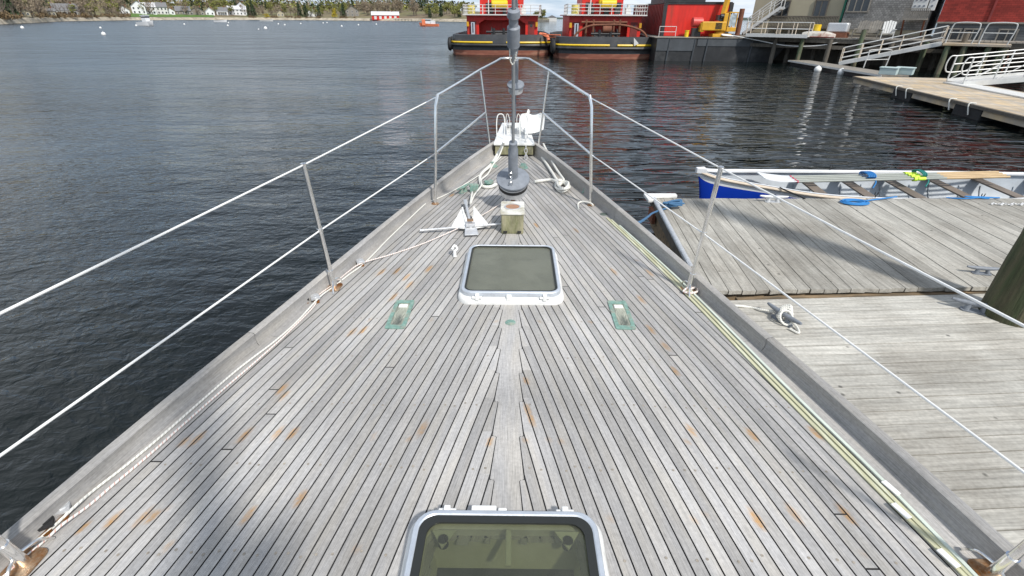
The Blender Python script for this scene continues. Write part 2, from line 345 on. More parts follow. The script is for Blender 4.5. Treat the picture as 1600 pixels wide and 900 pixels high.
def glass_material(name, tint, gl=.12, haze=.03):
    mt = bpy.data.materials.new(name); mt.use_nodes = True; t = mt.node_tree; nd = t.nodes; nd.clear()
    o = nd.new('ShaderNodeOutputMaterial'); tr = nd.new('ShaderNodeBsdfTransparent'); tr.inputs[0].default_value = (*tint, 1)
    gs = nd.new('ShaderNodeBsdfGlossy'); gs.inputs['Roughness'].default_value = gl
    fr = nd.new('ShaderNodeFresnel'); fr.inputs[0].default_value = 1.49; mx_ = nd.new('ShaderNodeMixShader')
    L(t, fr.outputs[0], mx_.inputs[0]); L(t, tr.outputs[0], mx_.inputs[1]); L(t, gs.outputs[0], mx_.inputs[2]); hz = nd.new('ShaderNodeBsdfDiffuse'); hz.inputs[0].default_value = (.52, .53, .44, 1); tcg = nd.new('ShaderNodeTexCoord'); ng = nd.new('ShaderNodeTexNoise'); ng.inputs['Scale'].default_value = 5; ng.inputs['Detail'].default_value = 9; ng.inputs['Roughness'].default_value = .7; L(t, tcg.outputs['Object'], ng.inputs['Vector']); mg = nd.new('ShaderNodeMapRange'); mg.inputs[1].default_value = .35; mg.inputs[2].default_value = .75; mg.inputs[3].default_value = haze*.75; mg.inputs[4].default_value = haze*1.5; L(t, ng.outputs['Fac'], mg.inputs[0]); mh = nd.new('ShaderNodeMixShader'); L(t, mg.outputs[0], mh.inputs[0])
    L(t, mx_.outputs[0], mh.inputs[1]); L(t, hz.outputs[0], mh.inputs[2]); L(t, mh.outputs[0], o.inputs[0])
    return mt
def shingle(name, col, w=.18, h=.13, var=.25, mortar=.35):
    mt, t, b = newmat(name); nd = t.nodes
    tcn = nd.new('ShaderNodeTexCoord'); sx = nd.new('ShaderNodeSeparateXYZ'); L(t, tcn.outputs['Object'], sx.inputs[0])
    a = nd.new('ShaderNodeMath'); a.operation = 'ADD'; L(t, sx.outputs[0], a.inputs[0]); L(t, sx.outputs[1], a.inputs[1])
    cx = nd.new('ShaderNodeCombineXYZ'); L(t, a.outputs[0], cx.inputs[0]); L(t, sx.outputs[2], cx.inputs[1])
    br = nd.new('ShaderNodeTexBrick'); L(t, cx.outputs[0], br.inputs['Vector']); br.inputs['Scale'].default_value = 1
    br.inputs['Brick Width'].default_value = w; br.inputs['Row Height'].default_value = h; br.inputs['Mortar Size'].default_value = .008; br.inputs['Bias'].default_value = 0
    br.inputs['Color1'].default_value = (*[c*(1-var) for c in col], 1); br.inputs['Color2'].default_value = (*[c*(1+var) for c in col], 1); br.inputs['Mortar'].default_value = (*[c*mortar for c in col], 1)
    n = nd.new('ShaderNodeTexNoise'); n.inputs['Scale'].default_value = 1.2; n.inputs['Detail'].default_value = 8; L(t, tcn.outputs['Object'], n.inputs['Vector'])
    mr = nd.new('ShaderNodeMapRange'); mr.inputs[1].default_value = .3; mr.inputs[2].default_value = .7; mr.inputs[3].default_value = .75; mr.inputs[4].default_value = 1.2; L(t, n.outputs['Fac'], mr.inputs[0])
    sc = nd.new('ShaderNodeVectorMath'); sc.operation = 'SCALE'; L(t, br.outputs['Color'], sc.inputs[0]); L(t, mr.outputs[0], sc.inputs['Scale'])
    L(t, sc.outputs[0], b.inputs['Base Color']); b.inputs['Roughness'].default_value = .85
    return mt

M = {}
M['teak'] = teak_material()
M['caulk'] = mat('black_caulk', (.035, .035, .036), .7, var=.3)
M['rail'] = rail_wood('weathered_rail', (.40, .385, .37))
M['cover'] = rail_wood('weathered_covering', (.40, .375, .35))
M['hullwhite'] = mat('hull_paint', (.70, .71, .70), .3, var=.05)
M['steel'] = mat('stainless', (.86, .85, .83), .17, 1.0, var=.10, scale=14, bump=.05, col2=(.55, .40, .24), thr=(.62, .80))
M['steelrust'] = mat('rusty_steel', (.45, .33, .22), .45, .7, var=.3, scale=30, bump=.3, col2=(.30, .12, .03), thr=(.42, .6))
M['wire'] = mat('coated_wire', (.82, .82, .80), .35, var=.05)
M['white'] = mat('white_paint', (.78, .78, .76), .4, var=.08, scale=12, bump=.1, col2=(.55, .54, .49), thr=(.55, .8))
M['alu'] = mat('aluminium_frame', (.62, .66, .71), .38, .55, var=.1, scale=20, bump=.08)
M['gasket'] = mat('black_gasket', (.02, .022, .02), .5, var=.1)
M['hatchbase'] = mat('hatch_base_paint', (.72, .72, .70), .5, var=.1, scale=14, bump=.1, col2=(.48, .47, .43), thr=(.56, .8))
M['pane'] = glass_material('smoked_acrylic', (.80, .82, .71), .12, .06)
M['panefog'] = glass_material('hazed_acrylic', (.82, .83, .72), .3, .17)
M['well'] = mat('beige_lining', (.66, .66, .54), .7, var=.15, scale=3, bump=.05)
M['welldark'] = mat('dark_cushion', (.05, .055, .045), .9, var=.2, scale=4)
M['grey'] = mat('grey_plastic', (.20, .22, .25), .55, var=.18, scale=20, bump=.1)
M['greymid'] = mat('grey_foil', (.34, .36, .38), .35, .5, var=.12, scale=18)
M['galv'] = mat('galvanised', (.62, .63, .64), .45, .5, var=.18, scale=25, bump=.2)
M['bronze'] = mat('verdigris_bronze', (.20, .34, .29), .75, .15, var=.3, scale=45, bump=.4, col2=(.30, .29, .24), thr=(.46, .66))
M['copper'] = mat('brown_disc', (.36, .20, .12), .7, var=.2, scale=30)
M['olive'] = mat('mossy_wood', (.30, .28, .18), .8, var=.3, scale=9, bump=.3, stretch=(3, 3, .8), col2=(.12, .13, .05), thr=(.45, .65))
M['rope'] = rope_material('white_rope', (.78, .77, .71))
M['ropered'] = rope_material('flecked_rope', (.74, .72, .68), (.60, .36, .31))
M['ropeblue'] = rope_material('blue_rope', (.06, .16, .30))
M['ropebright'] = rope_material('bright_blue_rope', (.03, .22, .55))
M['batten'] = mat('yellow_fibreglass', (.52, .51, .34), .4, var=.12, scale=5, bump=.1, stretch=(20, 1, 20), col2=(.70, .72, .60), thr=(.5, .7))
M['batten2'] = mat('pale_green_fibreglass', (.60, .66, .58), .35, var=.12, scale=5, bump=.1)
M['black'] = mat('black_rubber', (.02, .02, .021), .7, var=.3, scale=10, bump=.2)
M['dockA'] = dock_wood('grey_dock_boards', (.39, .375, .335), 'Y')
M['dockB'] = dock_wood('pale_dock_boards', (.49, .475, .43), 'X', .13)
M['dockedge'] = mat('dock_fascia', (.24, .17, .10), .85, var=.3, scale=5, bump=.3, stretch=(1, 8, 8), col2=(.08, .07, .05), thr=(.45, .65))
M['pile'] = mat('dark_pile', (.085, .078, .045), .9, var=.35, scale=4, bump=.6, stretch=(6, 6, .7), col2=(.05, .065, .028), thr=(.42, .62), dist=.02)
M['blue'] = mat('cobalt_paint', (.008, .045, .42), .25, var=.06, scale=3, bump=.03)
M['boatwhite'] = mat('boat_white', (.74, .75, .76), .4, var=.06, scale=6, bump=.05)
M['boatin'] = mat('boat_inside', (.48, .52, .56), .5, var=.12, scale=4, bump=.05)
M['cream'] = mat('cream_rail', (.66, .56, .44), .5, var=.1, scale=6, bump=.1)
M['thwart'] = mat('brown_thwart', (.17, .14, .115), .7, var=.2, scale=4, bump=.2)
M['oarwood'] = mat('pale_oar_wood', (.50, .36, .20), .5, var=.12, scale=6)
M['oargrey'] = mat('grey_oar_shaft', (.30, .32, .29), .4, var=.08)
M['lime'] = mat('lime_sleeve', (.55, .80, .06), .5, var=.08)
M['orange'] = mat('orange_plastic', (.80, .22, .10), .5, var=.08)
M['red'] = mat('tug_red', (.60, .024, .014), .45, var=.16, scale=1.6, bump=.05, col2=(.34, .05, .03), thr=(.54, .74), stretch=(2, 2, .45))
M['darkred'] = mat('dark_red', (.26, .035, .03), .6, var=.22, scale=1.0, bump=.1, col2=(.16, .03, .025), thr=(.45, .65))
M['tugblack'] = mat('tug_black', (.022, .023, .025), .5, var=.35, scale=1.5, bump=.3, col2=(.07, .07, .07), thr=(.5, .75))
M['tugdark'] = mat('tug_grey_black', (.05, .053, .058), .5, var=.3, scale=1.2, bump=.2, col2=(.10, .095, .09), thr=(.5, .7))
M['bottom'] = mat('antifouling', (.24, .085, .055), .8, var=.25, scale=2, bump=.2, stretch=(.7, .7, 4), col2=(.34, .18, .12), thr=(.5, .7))
M['yellow'] = mat('yellow_paint', (.78, .52, .02), .4, var=.1, scale=3)
M['craneyellow'] = mat('crane_yellow', (.62, .33, .02), .5, var=.14, scale=2, col2=(.40, .20, .02), thr=(.55, .75))
M['fog'] = mat('grey_hull', (.06, .067, .075), .55, var=.25, scale=.9, bump=.1, col2=(.10, .105, .11), thr=(.5, .7))
M['rust'] = mat('rust_brown', (.17, .065, .035), .8, var=.3, scale=3, bump=.3)
M['beige'] = mat('beige_wall', (.40, .36, .26), .8, var=.07, scale=.8, bump=.02)
M['shinglegrey'] = shingle('grey_shingles', (.24, .235, .225))
M['shinglered'] = shingle('red_shingles', (.30, .035, .025), mortar=.55, var=.2, w=.3, h=.12)
M['clapgrey'] = shingle('grey_clapboards', (.13, .135, .14), w=4, h=.15, var=.1)
M['darkwood'] = mat('dark_weathered_wood', (.12, .105, .085), .85, var=.3, scale=3, bump=.3, stretch=(4, 4, 1))
M['greywood'] = mat('grey_weathered_wood', (.24, .22, .19), .85, var=.25, scale=3, bump=.2)
M['greenpile'] = mat('green_stained_pile', (.085, .115, .065), .85, var=.35, scale=2.5, bump=.4, stretch=(4, 4, .8), col2=(.16, .13, .09), thr=(.45, .65))
M['glass'] = mat('dark_window_glass', (.02, .025, .03), .08, var=.1, bump=0, spec=.8)
M['trim'] = mat('white_trim', (.62, .62, .60), .6, var=.08)
M['greentrim'] = mat('green_trim', (.02, .16, .10), .6, var=.1)
M['rampwhite'] = mat('gangway_aluminium', (.62, .62, .60), .5, .2, var=.1, scale=3)
M['sandwood'] = mat('sandy_deck_boards', (.52, .40, .25), .8, var=.22, scale=1.5, bump=.1, stretch=(1, 5, 1), col2=(.38, .35, .31), thr=(.40, .62), island=.16)
M['paleconc'] = mat('pale_box_plastic', (.46, .56, .55), .6, var=.1, scale=2)
M['buoy'] = mat('white_buoy', (.80, .80, .78), .45, var=.06)
M['roof'] = mat('grey_roof', (.17, .17, .175), .8, var=.2, scale=1.5)
M['rooflight'] = mat('white_metal_roof', (.62, .62, .64), .5, var=.05)
M['bark'] = mat('bark', (.13, .105, .085), .9, var=.3, scale=3)
M['leafcon'] = mat('dark_evergreen', (.045, .068, .03), .9, var=.4, scale=.6, island=.4)
M['leafspring'] = mat('spring_green', (.20, .205, .055), .9, var=.3, scale=.5, island=.35)
M['leafbare'] = mat('bare_twigs', (.25, .20, .14), .9, var=.3, scale=.5, island=.35)
M['leafyel'] = mat('yellow_blossom', (.48, .38, .03), .9, var=.2, scale=.6, island=.3)
M['leafbrush'] = mat('russet_brush', (.20, .14, .075), .9, var=.3, scale=.5, island=.35)
M['land'] = mat('hillside_ground', (.17, .16, .07), .95, var=.3, scale=.05, bump=.3, col2=(.16, .12, .075), thr=(.42, .6))
M['lawn'] = mat('lawn_grass', (.085, .16, .025), .95, var=.2, scale=.2)
M['rock'] = mat('shore_rock', (.40, .35, .27), .9, var=.35, scale=.5, bump=.6, col2=(.20, .17, .12), thr=(.5, .7), dist=.2)
M['farhill'] = mat('far_forest', (.045, .065, .045), .95, var=.3, scale=.02)
M['water'] = water_material()

# ------------------------------------------------------------------ water
wb = MB(); wb.quad((-9000, -9000, 0), (9000, -9000, 0), (9000, 14000, 0), (-9000, 14000, 0)); tag(wb.build('water', M['water']), kind='structure')

# ================================================================== THE YACHT WE STAND ON
ZD = 1.5
yacht = empty('sailing_yacht', (0, 0, 0), 0, 'weathered teak-decked sailing yacht seen from its own mast towards the bow', 'yacht')
Yc = Matrix.Translation((-.022, 0, 0)) @ Matrix.Rotation(R(-.35), 4, 'Z')
yacht.matrix_world = Yc
Yi = Yc.inverted()
def yat(px, py, z=1.5): return Yi @ at(px, py, z)
_ty = np.array([-7.5, -6, -4, -2, -1, 0, .45, .91, 1.3, 1.665, 2.08, 2.7, 3.55, 4.0, 4.46, 5.3, 5.9, 6.35, 6.7])
_tx = np.array([1.10, 1.40, 1.68, 1.80, 1.79, 1.70, 1.648, 1.58, 1.515, 1.44, 1.338, 1.182, 1.0, .885, .762, .54, .355, .20, .07])
_pc = np.polyfit(_ty[3:], _tx[3:], 6)
def t_raw(y):
    return np.where(np.asarray(y) < -1.2, np.interp(y, _ty, _tx), np.interp(y, _ty, _tx)*.35+np.polyval(_pc, y)*.65)
_gy = np.arange(-7.5, 6.75, .02); _gx = t_raw(_gy)
for _ in range(3): _gx = np.convolve(np.pad(_gx, 12, mode='edge'), np.ones(25)/25, 'same')[12:-12]
def half(y): return float(np.interp(y, _gy, _gx))
def hb(y): return .078 + max(0, y-2.2)*.017            # bulwark height
# hull
ys = list(np.arange(-7.5, 6.71, .25))+[6.7]
mb = MB(); prof = []
for y in ys:
    tp = half(y); k = max(0, (y-3.2)/3.5); bw = tp*(.86-.5*k*k)
    stem = y-.9*k*k
    prof.append([(tp, y, ZD+hb(y)-.02), (tp-.004, y, ZD), (tp*.985-.1*k*tp, y-.05*k, .9), (bw, y-.35*k, .25), (bw*.8, y-.6*k, -.25), (0.02, y-.9*k, -.6)])
for sgn in (-1, 1):
    vs = [(sgn*p[0], p[1], p[2]) for row in prof for p in row]; n = 6
    fs = [(i*n+j, i*n+j+1, (i+1)*n+j+1, (i+1)*n+j) for i in range(len(prof)-1) for j in range(n-1)]
    mb.add(vs, fs, 0, True)
mb.quad((-1.05, -7.5, 1.6), (1.05, -7.5, 1.6), (.8, -7.5, 0), (-.8, -7.5, 0))
hull = mb.build('hull', M['hullwhite'], yacht)
# bulwarks with caps, built of scarfed lengths
M['teakrail'] = teak_material(rail=True)
for sgn in (-1, 1):
    mb = MB(); bounds = [-7.5, -4.4, -1.6, .35, 2.05, 3.9, 5.35, 6.28]
    offs = ((.006, -.035), (.010, -.008), (.004, 0), (-.026, .001), (-.036, -.006), (-.031, -.030))
    for b0, b1 in zip(bounds, bounds[1:]):
        yy = [b0+.0012]+list(np.arange(b0+.06, b1-.03, .07))+[b1-.0012]; vs = []; uvr = []
        for y in yy:
            tp = half(y); dxy = (half(y+.05)-half(y-.05))/.1; nrm = Vector((1, -dxy, 0)).normalized(); h = hb(y); b = Vector((tp, y, 0)); acc = 0; prev = None
            lst = [(o_[0], ZD+h+o_[1]) for o_ in offs]+[(-.034, ZD+.02), (-.044, ZD+.003), (-.046, ZD-.02)]
            for off, z in lst:
                q = b+nrm*off; sh = .03*(z-ZD-h)/.1 if 0 else 0; vs.append((sgn*q.x, q.y, z))
                if prev: acc += math.hypot(off-prev[0], z-prev[1])
                prev = (off, z); uvr.append((y, acc))
        n = len(lst)
        fs = [(i_*n+j_, i_*n+j_+1, (i_+1)*n+j_+1, (i_+1)*n+j_) for i_ in range(len(yy)-1) for j_ in range(n-1)]
        mb.add(vs, fs, 0, True, [[uvr[q_] for q_ in f] for f in fs])
    mb.build('bulwark', M['teakrail'], yacht)
# hatches : (centre y) openings
HA = [dict(cy=.735, w=.60, l=.62, z=.075), dict(cy=2.845, w=.61, l=.70, z=.075)]
def inhatch(x, y, mg=.07):
    for h in HA:
        if abs(x) < h['w']/2-mg and abs(y-h['cy']) < h['l']/2-mg: return True
    return False
PW = .0446; GAP = .0054; CV = .132   # plank pitch, seam, covering board inner edge offset from outer side
def offcurve(d):
    "curve at distance d inside the gunwale: arrays of (x,y), forward order"
    p = []
    for y in np.arange(-7.4, 6.62, .03):
        dxy = (half(y+.05)-half(y-.05))/.1; n = Vector((-1, dxy)).normalized(); p.append((half(y)+n.x*d, y+n.y*d))
    return p
def cutx(p, x0):
    "part of curve with x>x0 (ends at crossing)"
    o = []
    for a, b in zip(p, p[1:]):
        if a[0] > x0: o.append(a)
        if a[0] > x0 >= b[0]:
            t = (a[0]-x0)/(a[0]-b[0]); o.append((x0, a[1]+(b[1]-a[1])*t)); break
    return o
# stains (measured) as (x,y,len,strength)
ST = [(128,825),(176,812),(223,808),(240,806),(287,690),(308,686),(383,680),(434,677),(457,677),(470,778),(388,805),(440,608),(444,618),(550,519),(567,516),(596,425),(620,423),(635,433),(670,420),(615,464),(706,305),
      (1051,419),(959,424),(1015,426),(1002,468),(1017,515),(1040,541),(1055,580),(1080,672),(1176,680),(1275,677),(1183,812),(1241,803),(1322,803),(822,595),(824,640),(830,655),(1430,780),(838,352),(660,670),(765,690),(900,360),(640,445)]
stn = []
rs_ = random.Random(3)
for (a, b) in ST:
    q = yat(a, b); ln = rs_.uniform(.026, .046) if b > 480 else .055
    if (a, b) in ((765, 690), (1080, 672), (822, 595)): ln = .028
    stn.append((q.x, q.y, ln, rs_.uniform(.75, 1.1), (q.x > 0)))
for _ in range(26):
    x = rs_.uniform(-1.2, 1.2); y = rs_.choice((1.08, 1.42, 2.3, 3.1, .95))+rs_.uniform(-.01, .01)
    if abs(x) < half(y)-.2: stn.append((x, y, .014, rs_.uniform(.3, .7), x > 0))
SA = np.array([(s_[0], s_[1], s_[2], s_[3]) for s_ in stn])
def stain_at(x, y):
    sl_ = (half(y+.15)-half(y-.15))/.3*(1 if x > 0 else -1); dv = Vector((sl_, 1)).normalized()
    ddx = x-SA[:, 0]; ddy = y-SA[:, 1]
    al = ddx*dv.x+ddy*dv.y; ac = ddx*dv.y-ddy*dv.x
    d = (al/SA[:, 2])**2+(ac/(.012+SA[:, 2]*.05))**2
    return float(np.max(np.clip(1.5-d*1.1, 0, 1)*SA[:, 3]))
ROWS = [.93+.345*i for i in range(16)]
kwo, nib = .066, .019
planks = MB(); nibs = []
PZ = ZD
stv = []; plv = []
def strip(outer, inner, L0=0.0, z=PZ, allow=None):
    "quads between two equal-length polylines, 4 across"
    n = len(outer); K = 4; base_v = []; uvrow = []; Ls = [L0]
    for i in range(1, n): Ls.append(Ls[-1]+math.hypot(outer[i][0]-outer[i-1][0], outer[i][1]-outer[i-1][1]))
    for i in range(n):
        for k in range(K+1):
            t = k/K; x = outer[i][0]*(1-t)+inner[i][0]*t; y = outer[i][1]*(1-t)+inner[i][1]*t
            base_v.append((x, y, z)); 
    fs = []; uvs = []
    wid = PW
    for i in range(n-1):
        for k in range(K):
            idx = (i*(K+1)+k, i*(K+1)+k+1, (i+1)*(K+1)+k+1, (i+1)*(K+1)+k)
            cx = sum(base_v[j][0] for j in idx)/4; cy = sum(base_v[j][1] for j in idx)/4
            if inhatch(cx, cy): continue
            fs.append(idx); uvs.append([(Ls[i], k/K*wid), (Ls[i], (k+1)/K*wid), (Ls[i+1], (k+1)/K*wid), (Ls[i+1], k/K*wid)])
    planks.add(base_v, fs, 0, False, uvs)
    for (x, y, _) in base_v:
        near = y > .6 and y < 5.2 and abs(x) < 1.6
        stv.append(stain_at(x, y) if near else 0.0)
        plv.append(0.0)
def resample(p, step):
    P_ = np.array(p); s_ = np.r_[0, np.cumsum(np.hypot(*(P_[1:]-P_[:-1]).T))]
    return P_, s_
def at_len(P_, s_, v): return (float(np.interp(v, s_, P_[:, 0])), float(np.interp(v, s_, P_[:, 1])))
rk = random.Random(11)
for sgn in (-1, 1):
    d = CV; k = 0; lastB = None
    while k < 60:
        o_ = cutx(offcurve(d+GAP/2), kwo); i_ = cutx(offcurve(d+PW-GAP/2), kwo)
        if len(o_) < 3 or len(i_) < 3: break
        yO = o_[-1][1]; yI = i_[-1][1]
        tip = yO
        # butt joints
        y = -1.2+rk.uniform(0, 5.5); cuts = [-1.6]
        while y < yI-.6:
            cuts.append(y); y += rk.uniform(3.2, 5.5)
        cuts.append(None)
        P1 = np.array(o_); P2 = np.array(i_)
        for c0, c1 in zip(cuts, cuts[1:]):
            y0 = c0+.003; y1 = (yI if c1 is None else c1-.003)
            st = .03 if y0 < .6 else .02
            yy = np.arange(y0, y1, .022)
            if len(yy) < 2: continue
            yy = np.r_[yy, y1]
            oo = [(sgn*float(np.interp(v, P1[:, 1], P1[:, 0])), v) for v in yy]
            ii = [(sgn*float(np.interp(v, P2[:, 1], P2[:, 0])), v) for v in yy]
            strip(oo, ii, rk.uniform(0, 5))
        # snape : from yI to nib
        A = (kwo, yO)
        nseg = max(3, int((yO-yI)/.02)); oo = []; ii = []
        nb = nib-.001
        for q in range(nseg+1):
            v = yI+(yO-yI)*q/nseg
            oo.append((sgn*float(np.interp(v, P1[:, 1], P1[:, 0])), v))
            ii.append((sgn*(kwo-nb*q/nseg), v))
        strip(oo, ii, rk.uniform(0, 5))
        nibs.append((sgn, yO))
        d += PW; k += 1
# fastening plugs : little round insets on every beam row
for row in ROWS:
    for sgn in (-1, 1):
        for k in range(34):
            c_ = CV+PW*(k+.5)
            xx = None
            yv = row+rk.uniform(-.012, .012); dxy = (half(yv+.05)-half(yv-.05))/.1
            xx = half(yv)-c_*math.sqrt(1+dxy*dxy)
            if xx < kwo+.01 or yv > 5.4: continue
            if inhatch(xx, yv, -.03) or rk.random() < .5: continue
            xx += rk.uniform(-.006, .006)
            planks.lathe([(0.0002, PZ+.0012), (.0048, PZ+.0012)], (sgn*xx, yv, 0), 8, 1)
stv += [0.0]*(len(planks.v)-len(stv))
nplank_v = len(planks.v)
teak = planks.build('deck_planking', [M['teak'], mat('teak_plugs', (.30, .265, .22), .8, var=.4, scale=60)], yacht)
a_ = teak.data.attributes.new('stain', 'FLOAT', 'POINT'); a_.data.foreach_set('value', stv)
# king plank: sawtooth between the nibs
mb = MB(); 
for sgn in (-1, 1):
    ns_ = sorted([n_[1] for n_ in nibs if n_[0] == sgn])
    edge = []
    prev = -1.6
    for yv in ns_:
        edge.append((prev+.005, kwo-GAP*.6)); edge.append((yv-.005, kwo-nib-GAP*.25)); edge.append((yv+.004, kwo-GAP*.6)); prev = yv
    edge.append((6.3, .07))
    ev = np.array(edge); 
    yl = sorted(set([round(float(v), 4) for v in np.arange(-1.6, 6.28, .04)]+[round(e_[0], 4) for e_ in edge]))
    yl = [v for v in yl if v >= -1.6]
    for a, b in zip(yl, yl[1:]):
        if b-a < 1e-4: continue
        xa = float(np.interp(a+1e-4, ev[:, 0], ev[:, 1])); xb = float(np.interp(b-1e-4, ev[:, 0], ev[:, 1]))
        if inhatch(0.02*sgn, (a+b)/2): continue
        x0 = 0.0
        mb.add([(x0, a, PZ), (sgn*xa, a, PZ), (sgn*xb, b, PZ), (x0, b, PZ)], [(0, 1, 2, 3)], 0, False, [[(a, .3), (a, .3+sgn*xa), (b, .3+sgn*xb), (b, .3)]])
kp = mb.build('king_plank', teak_material(king=True), teak)
bm = bmesh.new(); bm.from_mesh(kp.data); bmesh.ops.remove_doubles(bm, verts=bm.verts, dist=.0002); bmesh.ops.recalc_face_normals(bm, faces=bm.faces); bm.to_mesh(kp.data); bm.free()
# covering boards
mb = MB()
for sgn in (-1, 1):
    a = offcurve(.030); b = offcurve(CV-GAP/2)
    cuts = [0, 120, 205, 262, 318, 372, 420, len(a)-1]
    for c0, c1 in zip(cuts, cuts[1:]):
        vs = []; n = 0
        for i in range(c0, c1+1):
            if b[i][0] < .03 or b[i][1] > 6.15: break
            e0 = .0015 if i == c0 else 0
            vs += [(sgn*a[i][0], a[i][1]+e0, PZ+.0005), (sgn*b[i][0], b[i][1]+e0, PZ+.0005)]; n += 1
        if n > 2: mb.add(vs, [(2*i, 2*i+1, 2*i+3, 2*i+2) for i in range(n-1)], 0, False, [[(i*.03, 0), (i*.03, .09), (i*.03+.03, .09), (i*.03+.03, 0)] for i in range(n-1)])
mb.build('covering_board', M['teak'], teak)
# caulk bed under everything, open under the hatches
mb = MB(); yl = list(np.arange(-7.4, 6.3, .06))
for a, b in zip(yl, yl[1:]):
    xs = np.linspace(-1, 1, 41)
    for p, q in zip(xs, xs[1:]):
        cx = (p+q)/2*half((a+b)/2); cy = (a+b)/2
        if inhatch(cx, cy, .055): continue
        z = ZD-.005
        mb.quad((p*(half(a)-.01), a, z), (q*(half(a)-.01), a, z), (q*(half(b)-.01), b, z), (p*(half(b)-.01), b, z))
mb.build('caulking', M['caulk'], teak)

# hatches ------------------------------------------------------------
def hatch(cy, w, l, hz, hinge_side, fog, cx=0.0):
    h = MB()
    out_ = rrect(w+.035, l+.035, .075, 7, cx, cy); inn = rrect(w-.09, l-.09, .045, 7, cx, cy)
    ring(h, out_, inn, ZD-.002, ZD+hz*.55, 0, .02)
    hb_ = h.build('deck_hatch', M['hatchbase'], yacht)
    r = MB(); ring(r, rrect(w-.005, l-.005, .07, 7, cx, cy), rrect(w-.045, l-.045, .055, 7, cx, cy), ZD+hz*.55+.002, ZD+hz, 0, .008)
    r.build('lid_frame', M['alu'], hb_)
    g = MB(); ring(g, rrect(w-.047, l-.047, .055, 7, cx, cy), rrect(w-(.098 if not fog else .066), l-(.098 if not fog else .066), .045, 7, cx, cy), ZD+hz-.010, ZD+hz-.0025, 0); g.build('gasket', M['gasket'], hb_)
    p = MB(); p.prism(rrect(w-.055, l-.055, .05, 7, cx, cy), ZD+hz-.018, ZD+hz-.012); p.build('pane', M['panefog' if fog else 'pane'], hb_)
    c = MB(); ww = w-.10; ll = l-.10; zt = ZD-.006; zb = ZD-.155
    x0, x1, y0, y1 = cx-ww/2, cx+ww/2, cy-ll/2, cy+ll/2
    bx0, bx1, by0, by1 = x0-.02, x1+.02, y0-.05, y1+.05
    P0 = [(x0, y0, zt), (x1, y0, zt), (x1, y1, zt), (x0, y1, zt)]; P1 = [(x0+.02, y0+.02, zt-.12), (x1-.02, y0+.02, zt-.12), (x1-.02, y1-.03, zt-.12), (x0+.02, y1-.03, zt-.12)]
    P2 = [(bx0, by0, zb), (bx1, by0, zb), (bx1, by1, zb), (bx0, by1, zb)]
    for i in range(4):
        j = (i+1) % 4; c.quad(P0[i], P0[j], P1[j], P1[i]); c.quad(P1[i], P1[j], P2[j], P2[i])
    c.quad(*P2, m=1); c.build('hatch_lining', [M['well'], M['welldark']], hb_)
    s = -1 if hinge_side == 'near' else 1
    yh = cy+s*(l/2+.004)
    for sx in (-1, 1):
        q = MB(); q.box((cx+sx*w*.33, yh, ZD+hz*.62), (.022, .035, hz*.5)); q.cyl((cx+sx*w*.33-.03, yh+s*.008, ZD+hz*.6), (cx+sx*w*.33+.03, yh+s*.008, ZD+hz*.6), .009, 10)
        q.build('hinge', M['white'], hb_, bevel=.003)
    q = MB(); q.box((cx-.012, yh, ZD+hz*.55), (.03, .028, hz*.45)); q.build('latch', M['white'], hb_, bevel=.004)
    # dog handles and stay seen through the pane
    yf = cy+l/2-.085
    for sx in (-1, 1):
        q = MB(); q.prism([(cx+sx*(w*.33)-.04, yf+.02), (cx+sx*(w*.33)+.04, yf+.02), (cx+sx*(w*.33), yf-.04)], ZD+hz-.028, ZD+hz-.020)
        q.cyl((cx+sx*w*.33, yf-.01, ZD+hz-.02), (cx+sx*w*.33, yf-.01, ZD+hz-.05), .017, 14, 1); q.build('dog_handle', [M['well'], M['black']], hb_)
    q = MB(); q.box((cx+.01, yf-.03, ZD+hz-.030), (.018, .12, .012)); q.build('stay_arm', M['well'], hb_, bevel=.003)
    return hb_
h1 = hatch(HA[0]['cy'], HA[0]['w'], HA[0]['l'], HA[0]['z'], 'far', False)
tag(h1, 'nearer square hatch with clear smoked pane and beige lining')
q = MB(); q.box((-.075, 1.063, ZD+.035), (.085, .03, .03)); q.build('hinge_block', M['white'], h1, bevel=.004)
h2 = hatch(HA[1]['cy'], HA[1]['w'], HA[1]['l'], HA[1]['z'], 'near', True)
tag(h2, 'farther square hatch with hazed grey pane')

# deck prisms --------------------------------------------------------
for cx, cy, sk in ((-.636, 2.36, .06), (.640, 2.375, -.06)):
    k = MB()
    ring(k, rrect(.112, .305, .012, 4), rrect(.068, .235, .01, 4), 0, .006, 0)
    o = k.build('deck_light', M['bronze'], yacht, loc=(cx, cy, ZD+.001)); o.rotation_euler = (0, 0, sk*0)
    g = MB(); g.box((0, 0, .0018), (.07, .237, .002)); g.build('prism_glass', mat('prism_glass', (.40, .41, .33), .15, var=.5, scale=14, bump=.3, col2=(.10, .11, .09), thr=(.45, .6), stretch=(3, .7, 1)), o)
    g = MB(); g.box((0, .085, .005), (.05, .03, .004)); g.build('prism_clip', M['white'], o)
k = MB(); k.lathe([(.0002, .003), (.026, .003), (.030, 0)], (0, 0, 0), 20); k.build('deck_filler', M['bronze'], yacht, loc=(0.0, 2.285, ZD+.001))
p_ = yat(943, 335); k = MB(); k.lathe([(.0002, .003), (.030, .003), (.034, 0)], (0, 0, 0), 20); o = k.build('deck_filler', mat('dark_bronze', (.12, .15, .13), .6, .3), yacht, loc=(p_.x, p_.y, ZD+.002))

